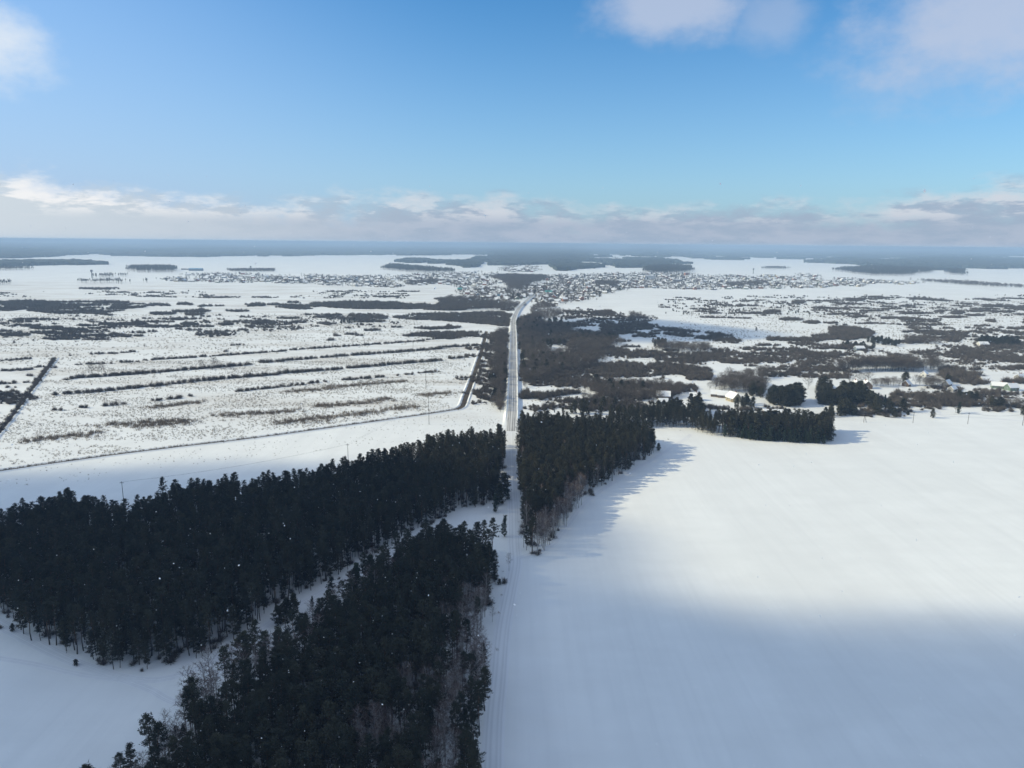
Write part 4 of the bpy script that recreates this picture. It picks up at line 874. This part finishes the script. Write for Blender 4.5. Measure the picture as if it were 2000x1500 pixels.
# ------------------------------------------------------------------ houses
WALLC = {'ochre': (.34, .29, .19), 'brown': (.14, .10, .075), 'grey': (.28, .27, .26), 'white': (.62, .60, .56), 'green': (.14, .19, .15), 'blue': (.17, .21, .25), 'brick': (.32, .16, .12)}
for k, c_ in WALLC.items(): M['w_' + k] = simple(k + ' house wall', c_, .85, .12, .4)
M['glass'] = simple('dark window glass', (.04, .05, .06), .2); M['trim'] = simple('white window frame', (.6, .6, .58), .7)
M['brickc'] = simple('chimney brick', (.25, .13, .10), .9); M['rblue'] = simple('blue painted roof', (.08, .24, .36), .5); M['rgreen'] = simple('turquoise painted roof', (.07, .28, .26), .6)
def house_meshes(L, Wd, hw, hr, wall, roofm='roof'):
    w = MB(); l, d = L / 2, Wd / 2
    w.quad((-l, -d, 0), (l, -d, 0), (l, -d, hw), (-l, -d, hw)); w.quad((l, d, 0), (-l, d, 0), (-l, d, hw), (l, d, hw))
    for s in (-1, 1):
        n = len(w.v); w.v += [(s * l, -d, 0), (s * l, d, 0), (s * l, d, hw), (s * l, 0, hw + hr), (s * l, -d, hw)]; w.f.append(tuple(n + i for i in (range(5) if s > 0 else range(4, -1, -1)))); w.mi.append(0)
    r = MB(); o = .5; th = .35; k = hr / d
    for s in (-1, 1):
        a = (-l - o, s * (d + o), hw - o * k); b = (l + o, s * (d + o), hw - o * k); c_ = (l + o, 0, hw + hr); e = (-l - o, 0, hw + hr)
        up = lambda p: (p[0], p[1], p[2] + th); lo_ = lambda p: (p[0], p[1], p[2] + .03)
        P_ = [lo_(a), lo_(b), lo_(c_), lo_(e)]; Q_ = [up(a), up(b), up(c_), up(e)]
        r.quad(*Q_); r.quad(*P_[::-1])
        for i in range(4):
            if i == 2: continue
            r.quad(P_[i], P_[(i + 1) % 4], Q_[(i + 1) % 4], Q_[i])
    return w.me('house_wall', M['w_' + wall]), r.me('house_roof', M[roofm])
HV = []
for i, (L_, W_, hw, hr, wl) in enumerate([(10, 8, 3.0, 2.6, 'ochre'), (12, 8, 3.2, 2.8, 'grey'), (9, 7, 2.8, 2.6, 'brown'), (11, 9, 3.4, 3.0, 'white'), (8, 6, 2.5, 2.0, 'brown'), (10, 8, 3.0, 2.7, 'green'), (14, 7, 2.8, 2.2, 'grey'), (10, 8, 4.5, 2.8, 'brick'), (9, 8, 3.0, 2.6, 'blue')]):
    HV.append(house_meshes(L_, W_, hw, hr, wl) + (wl,))
ch_me = None
def chimney(parent, x, y, z0, z1):
    b = MB(); b.box((x, y, (z0 + z1) / 2), (.7, .7, z1 - z0)); o = obj('chimney', b.me('chimney', M['brickc']), parent)
def farmhouse(px, py, L, Wd, hw, hr, wall, rz, label, cat='house', name='farmhouse', windows=2, chim=True, roofm='roof', door=True):
    g = G(px, py); e = link(bpy.data.objects.new(name, None)); e.location = (g[0], g[1], 0); e.rotation_euler = (0, 0, rad(rz)); tag(e, label, cat)
    a, b = house_meshes(L, Wd, hw, hr, wall, roofm); obj('wall', a, e); rf = obj('roof', b, e)
    if chim: chimney(rf, L * .2, .6, hw + hr * .55, hw + hr + 1.1)
    for s in range(windows):
        x = -L / 2 + L * (s + .7) / (windows + .6)
        q = MB(); q.box((x, -Wd / 2 - .03, hw * .55), (1.1, .12, 1.3)); w_ = obj('window', q.me('window', M['trim']), e)
        q = MB(); q.box((x, -Wd / 2 - .08, hw * .55), (.85, .06, 1.05)); obj('pane', q.me('pane', M['glass']), w_)
    if windows:
        q = MB(); q.box((-L / 2 - .03, 0, hw * .55), (.12, 1.1, 1.3)); w_ = obj('window', q.me('window', M['trim']), e)
        q = MB(); q.box((-L / 2 - .08, 0, hw * .55), (.06, .85, 1.05)); obj('pane', q.me('pane', M['glass']), w_)
    if door:
        q = MB(); q.box((L / 2 - 1.1, -Wd / 2 - .04, 1.05), (1.0, .1, 2.1)); obj('door', q.me('door', M['w_brown']), e)
    return e
FARM = [
    (1295, 778, 9.5, 6.5, 2.6, 2.8, 'brown', -10, 'leftmost farmhouse among dark trees, snow roof sagging towards the field'),
    (1356, 781, 6.5, 6, 2.6, 2.6, 'grey', -15, 'small farmhouse with one white roof beside dark pines'),
    (1397, 774, 6.5, 5, 2.4, 2.4, 'brown', -14, 'left barn of the two end to end white roofs'),
    (1411, 776, 7.0, 5, 2.4, 2.4, 'brown', -14, 'right barn of the two end to end white roofs'),
    (1432, 783, 8, 7, 3.0, 3.4, 'ochre', -68, 'yellow farmhouse with its bluish snowy gable roof'),
    (1455, 783, 4, 3, 2.0, 1.4, 'brown', 5, 'little shed right of the yellow farmhouse'),
    (1295, 789, 6, 5, 2.2, 1.8, 'grey', 5, 'grey shed below the leftmost farmhouse'),
    (1512, 811, 14, 5, 2.2, 1.6, 'brown', 0, 'long low shed roof behind the block shaped pine stand'),
    (1605, 755, 8, 6, 2.8, 2.8, 'grey', 70, 'barn behind the middle clump of dark pines'),
    (1672, 757, 8, 6, 3.0, 3.0, 'ochre', 75, 'left of the two gabled farmhouses under pale bare trees'),
    (1692, 758, 7, 7, 2.8, 3.4, 'brown', 80, 'right of the two gabled farmhouses, brown gable to the field'),
    (1770, 754, 5, 5, 2.4, 2.4, 'brown', 40, 'small steep roofed shed beside a tall pine'),
    (1849, 754, 7, 5, 2.4, 2.6, 'grey', 40, 'shed with a slanting white roof behind bare trees'),
    (1860, 764, 5, 4, 2.2, 1.8, 'grey', 30, 'little shed at the bend of the farm lane'),
    (1804, 735, 6, 5, 2.5, 2.4, 'white', 50, 'far shed on the rise above the dark tree row'),
    (1924, 747, 7, 5, 2.4, 2.4, 'white', 0, 'white shed by the garden fences at right'),
    (1975, 762, 8, 6, 2.8, 2.6, 'green', 10, 'green house with a snowy roof at the right'),
    (1950, 758, 10, 6, 2.5, 2.2, 'green', -25, 'long green farm building at the right'),
    (1992, 742, 7, 6, 2.5, 2.5, 'grey', 20, 'small house at the right picture edge'),
    (1919, 676, 10, 7, 2.6, 2.4, 'white', 0, 'white shed before the far conifer grove'),
    (1678, 684, 9, 6, 2.6, 2.0, 'blue', 5, 'small blue shed beyond the long grove'),
]
for q in FARM:
    s_ = q[2] < 7; farmhouse(*q, windows=1 if s_ else 2, chim=not ('shed' in q[8] or 'barn' in q[8]), cat='shed' if 'shed' in q[8] else ('barn' if 'barn' in q[8] else 'house'), name='shed' if 'shed' in q[8] else ('barn' if 'barn' in q[8] else 'farmhouse'))
SPECIAL = [
    (1071, 575, 15, 12, 5.5, 3.2, 'white', 5, 'building with a bright turquoise roof at the village entrance', 'rgreen', 'house', 'village_hall'),
    (970, 581, 11, 8, 3.2, 2.8, 'blue', -5, 'house with a blue roof at the near edge of the village', 'rblue', 'house', 'blue_roofed_house'),
    (898, 567, 10, 8, 3.2, 2.8, 'green', 10, 'house with a turquoise roof left of the village wood', 'rgreen', 'house', 'green_roofed_house'),
    (383, 529, 46, 18, 7, 2.5, 'blue', 3, 'long blue warehouse above the far left village', 'rblue', 'warehouse', 'warehouse'),
    (362, 527, 26, 14, 5, 2.0, 'grey', 3, 'grey hall left of the long blue warehouse', 'roof', 'warehouse', 'warehouse'),
    (1527, 543, 40, 16, 8, 2, 'ochre', 0, 'yellow walled hall at the far edge of the right village', 'roof', 'hall', 'hall'),
    (1500, 539, 34, 14, 6, 2, 'white', 0, 'white low hall left of the yellow walled one', 'roof', 'hall', 'hall'),
    (1215, 553, 26, 12, 8, 2, 'white', -5, 'white two storey school block in the village', 'roof', 'school', 'school'),
]
for q in SPECIAL: farmhouse(*q[:9], roofm=q[9], cat=q[10], name=q[11], windows=4, chim=False)
def block(px, py, L, Wd, hgt, wall, rz, label, storeys=4):
    g = G(px, py); e = link(bpy.data.objects.new('apartment_block', None)); e.location = (g[0], g[1], 0); e.rotation_euler = (0, 0, rad(rz)); tag(e, label, 'building')
    b = MB(); b.box((0, 0, hgt / 2), (L, Wd, hgt)); obj('wall', b.me('wall', M['w_' + wall]), e)
    b = MB(); b.box((0, 0, hgt + .25), (L + .6, Wd + .6, .45)); obj('roof', b.me('roof', M['roof']), e)
    me = None; n = max(2, int(L / 4))
    q = MB(); q.box((0, 0, 0), (1.5, .12, 1.5)); me = q.me('window', M['glass'])
    for s in range(storeys):
        for k in range(n):
            obj('window', me, e, (-L / 2 + L * (k + .5) / n, -Wd / 2 - .04, hgt * (s + .55) / storeys))
block(1340, 541, 12, 12, 15, 'brick', 10, 'orange block of flats standing highest in the town', 5)
block(1314, 541, 12, 10, 9, 'ochre', 0, 'yellow block of flats left of the orange one', 3)
block(1268, 546, 32, 12, 12, 'white', 5, 'long white block of flats left in the town centre', 4)
block(1298, 540, 20, 12, 9, 'white', 5, 'white block of flats behind the yellow one', 3)
block(1270, 536, 10, 10, 13, 'grey', 0, 'grey narrow block of flats at the wood edge', 4)
block(1322, 551, 26, 12, 8, 'grey', 0, 'grey low flats in front of the orange block', 3)
block(1228, 555, 14, 10, 8, 'white', 0, 'small white flats near the white school', 3)
block(1262, 543, 18, 10, 8, 'blue', -8, 'bluish flats behind the long white block', 3)
def tower(px, py, h, label):
    g = G(px, py); e = link(bpy.data.objects.new('water_tower', None)); e.location = (g[0], g[1], 0); tag(e, label, 'tower')
    b = MB(); b.tube([(0, 0, 0), (0, 0, h * .7)], [1.6, 1.4], 8); obj('shaft', b.me('shaft', M['metal']), e)
    b = MB(); b.tube([(0, 0, h * .7), (0, 0, h * .76), (0, 0, h * .97), (0, 0, h)], [1.6, 3.4, 3.4, 1.0], 10); obj('tank', b.me('tank', M['metal']), e)
tower(490, 530, 20, 'water tower behind the far left village'); tower(1471, 535, 22, 'grey water tower on the white field above the right village')
tower(180, 543, 24, 'thin tower rising from the short far tree row'); 
VZ = [([(335, 551), (300, 546), (400, 534), (620, 540), (620, 555), (500, 553)], 120, 'far left village street'), ([(620, 540), (760, 541), (860, 534), (960, 532), (985, 547), (975, 560), (900, 563), (850, 556), (760, 562), (620, 556)], 250, 'middle village'),
      ([(890, 594), (900, 585), (950, 581), (1010, 571), (1045, 576), (1020, 584), (950, 590), (925, 594)], 75, 'near village edge left of the road'), ([(905, 572), (960, 562), (1000, 566), (1000, 572), (920, 580)], 40, 'village edge behind the dark thicket'),
      ([(1052, 592), (1048, 575), (1066, 556), (1066, 540), (1250, 534), (1350, 536), (1350, 548), (1240, 563), (1190, 570), (1140, 586), (1080, 594)], 420, 'main village right of the road'),
      ([(1345, 538), (1500, 540), (1640, 545), (1800, 554), (1700, 560), (1560, 563), (1390, 567), (1240, 563)], 300, 'right part of the village'), ([(980, 521), (1050, 520), (1050, 531), (985, 532)], 45, 'far hamlet before the forest'), ([(1150, 501), (1240, 504), (1230, 508), (1150, 507)], 26, 'hamlet in the forest clearing'), ([(1560, 535), (1620, 541), (1560, 541)], 8, 'right part of the village'), ([(1030, 565), (1060, 556), (1060, 575), (1035, 575)], 30, 'main village right of the road')]
HOUSES = []
rngh = np.random.default_rng(12)
for zp, n_, lb in VZ:
    zp = np.array(zp, float); got = []; tries = 0
    n_ = int(n_ * .64)
    while len(got) < n_ and tries < n_ * 60:
        tries += 1
        x = rngh.uniform(zp[:, 0].min(), zp[:, 0].max()); y = rngh.uniform(zp[:, 1].min(), zp[:, 1].max())
        if not inside(zp, np.array([x]), np.array([y]))[0]: continue
        g = G(x, y); row = round(g[1] / 34.0) * 34.0 + rngh.normal(0, 4); g = np.array([g[0], row])
        if any(abs(g[0] - q[0]) < 13 and abs(g[1] - q[1]) < 13 for q in got): continue
        got.append(g)
    for g in got: HOUSES.append((g[0], g[1], lb))
print('houses', len(HOUSES))
HOUSES.sort(key=lambda q: math.hypot(q[0], q[1]))

hx = np.array([q[:2] for q in HOUSES])
k_ = RNG.random(len(hx))
for rep in range(8):
    plant('bare', hx + np.column_stack([RNG.uniform(-28, 28, len(hx)), RNG.uniform(-26, 34, len(hx))]), 4, 8.5, 'bare garden tree between the village houses', 'garden trees of the village')
    plant('shrub', hx + np.column_stack([RNG.uniform(-20, 20, len(hx)), RNG.uniform(6, 24, len(hx))]), 2, 4, 'garden shrub between the village houses', 'garden shrubs of the village')
tp = hx + np.column_stack([RNG.uniform(-14, 14, len(hx)), RNG.uniform(6, 24, len(hx))])
plant('bare', tp[k_ < .8], 5, 9, 'bare garden tree between the village houses', 'garden trees of the village')
tp = hx + np.column_stack([RNG.uniform(-14, 14, len(hx)), RNG.uniform(6, 24, len(hx))])
plant('bare', tp[k_ > .5], 4, 8, 'bare garden tree between the village houses', 'garden trees of the village')
plant('round', (hx + RNG.uniform(-16, 16, hx.shape))[(k_ > .2) & (k_ < .5)], 5, 9, 'dark conifer between the village houses', 'conifers of the village')
# ------------------------------------------------------------------ instancing of the masses
def gn_scatter(name, xy, sc, rz, var, sources, label, cat, sz=None):
    n = len(xy); me = bpy.data.meshes.new(name); me.vertices.add(n)
    co = np.zeros((n, 3), np.float32); co[:, :2] = xy; me.vertices.foreach_set('co', co.ravel())
    for nm, dt, key, arr in (('scl', 'FLOAT_VECTOR', 'vector', np.asarray(sc, np.float32)), ('rotz', 'FLOAT', 'value', np.asarray(rz, np.float32)), ('var', 'INT', 'value', np.asarray(var, np.int32))):
        a = me.attributes.new(nm, dt, 'POINT'); a.data.foreach_set(key, arr.ravel())
    o = tag(obj(name, me), label, cat, kind='stuff')
    ng = bpy.data.node_groups.new(name, 'GeometryNodeTree')
    ng.interface.new_socket('Geometry', in_out='INPUT', socket_type='NodeSocketGeometry'); ng.interface.new_socket('Geometry', in_out='OUTPUT', socket_type='NodeSocketGeometry')
    N = ng.nodes; Lk = ng.links; gi = N.new('NodeGroupInput'); go = N.new('NodeGroupOutput'); jn = N.new('GeometryNodeJoinGeometry')
    for srcs in sources[::-1]:
        sub = N.new('GeometryNodeJoinGeometry')
        for s in srcs:
            oi = N.new('GeometryNodeObjectInfo'); oi.inputs['Object'].default_value = s; oi.transform_space = 'ORIGINAL'; Lk.new(oi.outputs['Geometry'], sub.inputs[0])
        g2 = N.new('GeometryNodeGeometryToInstance'); Lk.new(sub.outputs[0], g2.inputs[0]); Lk.new(g2.outputs[0], jn.inputs[0])
    ip = N.new('GeometryNodeInstanceOnPoints'); ip.inputs['Pick Instance'].default_value = True
    def attr(nm, dt):
        a = N.new('GeometryNodeInputNamedAttribute'); a.data_type = dt; a.inputs[0].default_value = nm; return a.outputs[0]
    cx = N.new('ShaderNodeCombineXYZ'); Lk.new(attr('rotz', 'FLOAT'), cx.inputs[2])
    Lk.new(gi.outputs[0], ip.inputs['Points']); Lk.new(jn.outputs[0], ip.inputs['Instance']); Lk.new(attr('var', 'INT'), ip.inputs['Instance Index'])
    Lk.new(cx.outputs[0], ip.inputs['Rotation']); Lk.new(attr('scl', 'FLOAT_VECTOR'), ip.inputs['Scale']); Lk.new(ip.outputs[0], go.inputs[0])
    md = o.modifiers.new('scatter', 'NODES'); md.node_group = ng
    return o
def place(px, py, idx, qs):
    a, b, c, d = qs
    r = 'lower' if py > d else ('upper' if py < c else 'middle'); k = 'left' if px < a else ('right' if px > b else 'central')
    return r + ' ' + k
LIMIT = {'pine': 180, 'lowpine': 120, 'round': 300, 'spruce': 300, 'birch': 300, 'bare': 300, 'shrub': 300, 'tuft': 0}
STUFFL = {'lowpine': ('low_crowned_pines', 'dark low crowned pines of the belts and stand edges', 'pines'), 'pine': ('pine_stand', 'mass of dark pines filling the stands', 'pines'), 'round': ('young_pine_stand', 'young pines of the distant plain', 'pines'), 'spruce': ('spruce_stand', 'low conifers at the foot of the stands', 'conifers'), 'birch': ('birch_stand', 'bare birches behind the first ones of the stands', 'birches'), 'bare': ('bare_woodland', 'bare leafless woodland across the snowy plain', 'woodland'), 'shrub': ('willow_thicket', 'willow thickets spread over the snowy flood plain', 'shrubs'), 'tuft': ('dry_reeds', 'dry reeds and stubble poking through field snow', 'reeds')}
CAT = {'pine': 'pine tree', 'lowpine': 'pine tree', 'round': 'pine tree', 'spruce': 'conifer', 'birch': 'birch', 'bare': 'tree', 'shrub': 'shrub'}
from collections import Counter
for kind, lst in PLANTS.items():
    xy = np.vstack([q[0] for q in lst]); hh = np.concatenate([q[1] for q in lst]); lab = sum([[q[2]] * len(q[0]) for q in lst], []); grp = sum([[q[3]] * len(q[0]) for q in lst], [])
    n = len(xy); var = RNG.integers(0, len(PROTO[kind]), n); rz = RNG.uniform(0, 6.283, n); s = hh / PH[kind]
    wid = RNG.uniform(.86, 1.3, n) * (s if kind not in ('pine', 'birch') else np.maximum(s, .8 * s + .2))
    px, py, w = proj(xy[:, 0], xy[:, 1], hh * .75); vis = (px > -5) & (px < 2005) & (py < 1505) & (w > 1)
    score = np.where(vis, hh / np.maximum(w, 1), 0) + np.array([1e-3 if g is None else 0 for g in grp]) * 1000
    order = np.argsort(-score); lim = LIMIT[kind]; ind = [i for i in order[:lim] if score[i] > 0]; rest = np.ones(n, bool); rest[ind] = False
    firsts = {}
    cnt = Counter(lab[i] for i in ind); lab = list(lab); grp = list(grp)
    gpx, gpy, _ = proj(xy[:, 0], xy[:, 1], 0)
    for L_ in [l for l, c_ in cnt.items() if c_ > 9]:
        ii = [i for i in ind if lab[i] == L_]; qx = np.quantile(gpx[ii], [1 / 3, 2 / 3]); qy = np.quantile(gpy[ii], [1 / 3, 2 / 3]); hm_ = np.median(hh[ii])
        for i in ii:
            w_ = place(gpx[i], gpy[i], i, (qx[0], qx[1], qy[0], qy[1])); pre = 'taller ' if hh[i] > hm_ else 'shorter '
            lab[i] = pre + L_.replace('tall ', '') + ', ' + w_ + ' part'; grp[i] = (grp[i] or L_) + ', ' + pre + w_ + ' part'
    cnt = Counter(lab[i] for i in ind)
    for i in ind:
        v = int(var[i]); me = PROTO[kind][v]; sc = (float(wid[i]), float(wid[i]), float(s[i]))
        if len(me) == 1:
            e = obj(NAMES[kind][0], me[0], None, (xy[i, 0], xy[i, 1], 0), float(rz[i]), sc); parts = [e]
        else:
            e = link(bpy.data.objects.new(NAMES[kind][0], None)); e.location = (xy[i, 0], xy[i, 1], 0); e.rotation_euler = (0, 0, float(rz[i])); e.scale = sc
            parts = [obj(NAMES[kind][1], me[0], e), obj(NAMES[kind][2], me[1], e)]
        g_ = grp[i]
        if g_ is None and cnt[lab[i]] > 1: g_ = lab[i]
        tag(e, lab[i], CAT[kind], g_ if cnt[lab[i]] > 1 else None)
        firsts.setdefault(v, parts)
    for v in range(len(PROTO[kind])):
        if v not in firsts and kind != 'tuft': print('no source for', kind, v)
    print(kind, n, 'individual', len(ind))
    if rest.sum() == 0: continue
    if kind == 'spruce' and rest.sum() < 3: continue
    if kind == 'tuft':
        src = []
        for v, me in enumerate(PROTO[kind]):
            x_, y_ = G(300 + v * 9, 842); e = obj('reed_tuft', me[0], None, (x_, y_, 0), 0, 1.4); tag(e, 'tuft of dry reeds sticking out of the field snow', 'reeds', 'tufts of dry reeds'); src.append([e])
    else: src = [firsts[v] for v in sorted(firsts)]
    nv = len(src); sc = np.column_stack([wid, wid, s])[rest]
    nm, lb, ct = STUFFL[kind]
    gn_scatter(nm, xy[rest], sc, rz[rest], var[rest] % nv, src, lb, ct)
# houses: the 300 that show largest one by one, the rest as a mass
hf = {}
for i, (x, y, lb) in enumerate(HOUSES[:300]):
    v = int(rngh.integers(0, len(HV))); w_, r_, wl = HV[v]
    e = link(bpy.data.objects.new('village_house', None)); e.location = (x, y, 0); e.rotation_euler = (0, 0, rngh.choice([0, 0, 0, math.pi / 2]) + rngh.normal(0, .14))
    tag(e, '%s walled house with a snowy roof in the %s' % (wl, lb), 'house', '%s walled houses of the %s' % (wl, lb))
    parts = [obj('wall', w_, e), obj('roof', r_, e)]; hf.setdefault(v, parts)
RH_ = HOUSES[300:]
if RH_:
    n = len(RH_); src = [hf[v] for v in sorted(hf)]; sc = np.ones((n, 3)) * rngh.uniform(.9, 1.2, (n, 1))
    gn_scatter('village_rooftops', np.array([q[:2] for q in RH_]), sc, np.where(rngh.random(n) < .75, 0, math.pi / 2) + rngh.normal(0, .12, n), rngh.integers(0, len(src), n), src, 'distant snowy roofed houses of the village', 'houses')

# ------------------------------------------------------------------ power poles and wires
def pole(px, py, h, label, arm=1.6, double=False):
    g = G(px, py); e = link(bpy.data.objects.new('power_pole', None)); e.location = (g[0], g[1], 0); tag(e, label, 'power pole')
    b = MB(); b.tube([(0, 0, 0), (0, 0, h * .5), (0, 0, h)], [.15, .12, .09], 8); obj('post', b.me('post', M['pole']), e)
    b = MB(); b.box((0, 0, h - .6), (arm, .14, .16)); obj('crossarm', b.me('crossarm', M['pole']), e)
    for x in (-arm / 2 + .1, 0, arm / 2 - .1):
        b = MB(); z0 = h - .52 if x else h; b.tube([(x, 0, z0), (x, 0, z0 + .22)], [.05, .04], 6); obj('insulator', b.me('insulator', M['trim']), e)
    if double:
        b = MB(); b.tube([(1.6, 0, 0), (.1, 0, h * .75)], [.15, .11], 6); obj('brace', b.me('brace', M['pole']), e)
    return g, h
PL = [(244, 1004, 14, 'power pole rising behind the left stand at its low gap'), (681, 925, 15, 'power pole showing above the middle of the left stand'), (838, 829, 19, 'tall power pole at the bend of the field ditch'), (832, 757, 15, 'power pole standing in the hay field'), (807, 691, 12, 'power pole by the second hedge'), (795, 668, 11, 'far power pole by the first hedge')]
PR = [(1687, 825, 7, 'first power pole from the left along the far edge of the big field', True), (1783, 826, 7.5, 'second power pole along the far edge of the big field', False), (1890, 828, 7.5, 'third power pole along the far edge of the big field', False), (1997, 831, 7.5, 'power pole at the right picture edge by the big field', False)]
tops = [pole(*q) for q in PL]; topr = [pole(q[0], q[1], q[2], q[3], double=q[4]) for q in PR]
pole(1243, 798, 8, 'power pole on the meadow left of the farm roofs')
def wires(tp, label, r=.012):
    e = link(bpy.data.objects.new('power_line', None)); e.location = (tp[0][0][0], tp[0][0][1], 0); tag(e, label, 'power line'); o0 = np.array([tp[0][0][0], tp[0][0][1], 0])
    for x in (-.7, 0, .7):
        b = MB()
        for (a, ha), (c, hc) in zip(tp[:-1], tp[1:]):
            pts = [np.array([a[0] + (c[0] - a[0]) * s + x, a[1] + (c[1] - a[1]) * s, ha + (hc - ha) * s - .25 - 4 * 1.6 * s * (1 - s)]) - o0 for s in np.linspace(0, 1, 9)]
            b.tube(pts, [r] * 9, 3, cap=False)
        obj('wire', b.me('wire', M['wire']), e)
wires(tops, 'wires of the power line running up the hay fields'); wires(topr, 'wires along the far edge of the big field')
lp = [pole(250, 1690, 9, 'power pole hidden at the bottom of the snow lane'), pole(560, 1262, 9, 'power pole among the trees beside the snow lane')]
wires(lp, 'dark wires hanging over the lower snow lane', .022)

# ------------------------------------------------------------------ falling snow
sf = MB(); rs = np.random.default_rng(99)
for i in range(1100):
    d = 40 * (rs.random() ** .6) + 6; a = rs.uniform(-1.0, 1.0); e_ = rs.uniform(-.75, .08)
    p = np.array([d * math.sin(a), d * math.cos(a), CAM_H + d * math.tan(e_)])
    if p[2] > CAM_H + 4: continue
    s_ = rs.uniform(.004, .012) * (1 + .03 * d); u = rs.normal(0, 1, 3); u /= np.linalg.norm(u); w_ = np.cross(u, rs.normal(0, 1, 3)); w_ /= np.linalg.norm(w_); q_ = np.cross(u, w_)
    n = len(sf.v); sf.v += [p + u * s_ * 1.5, p - u * s_ * 1.5, p + w_ * s_, p - w_ * s_, p + q_ * s_ * .8, p - q_ * s_ * .8]
    for t3 in ((0, 2, 4), (2, 1, 4), (1, 3, 4), (3, 0, 4), (2, 0, 5), (1, 2, 5), (3, 1, 5), (0, 3, 5)): sf.f.append(tuple(n + k for k in t3)); sf.mi.append(0)
tag(obj('falling_snow', sf.me('falling_snow', M['flake'])), 'snowflakes drifting through the air before the woods', 'snowflakes', kind='stuff')
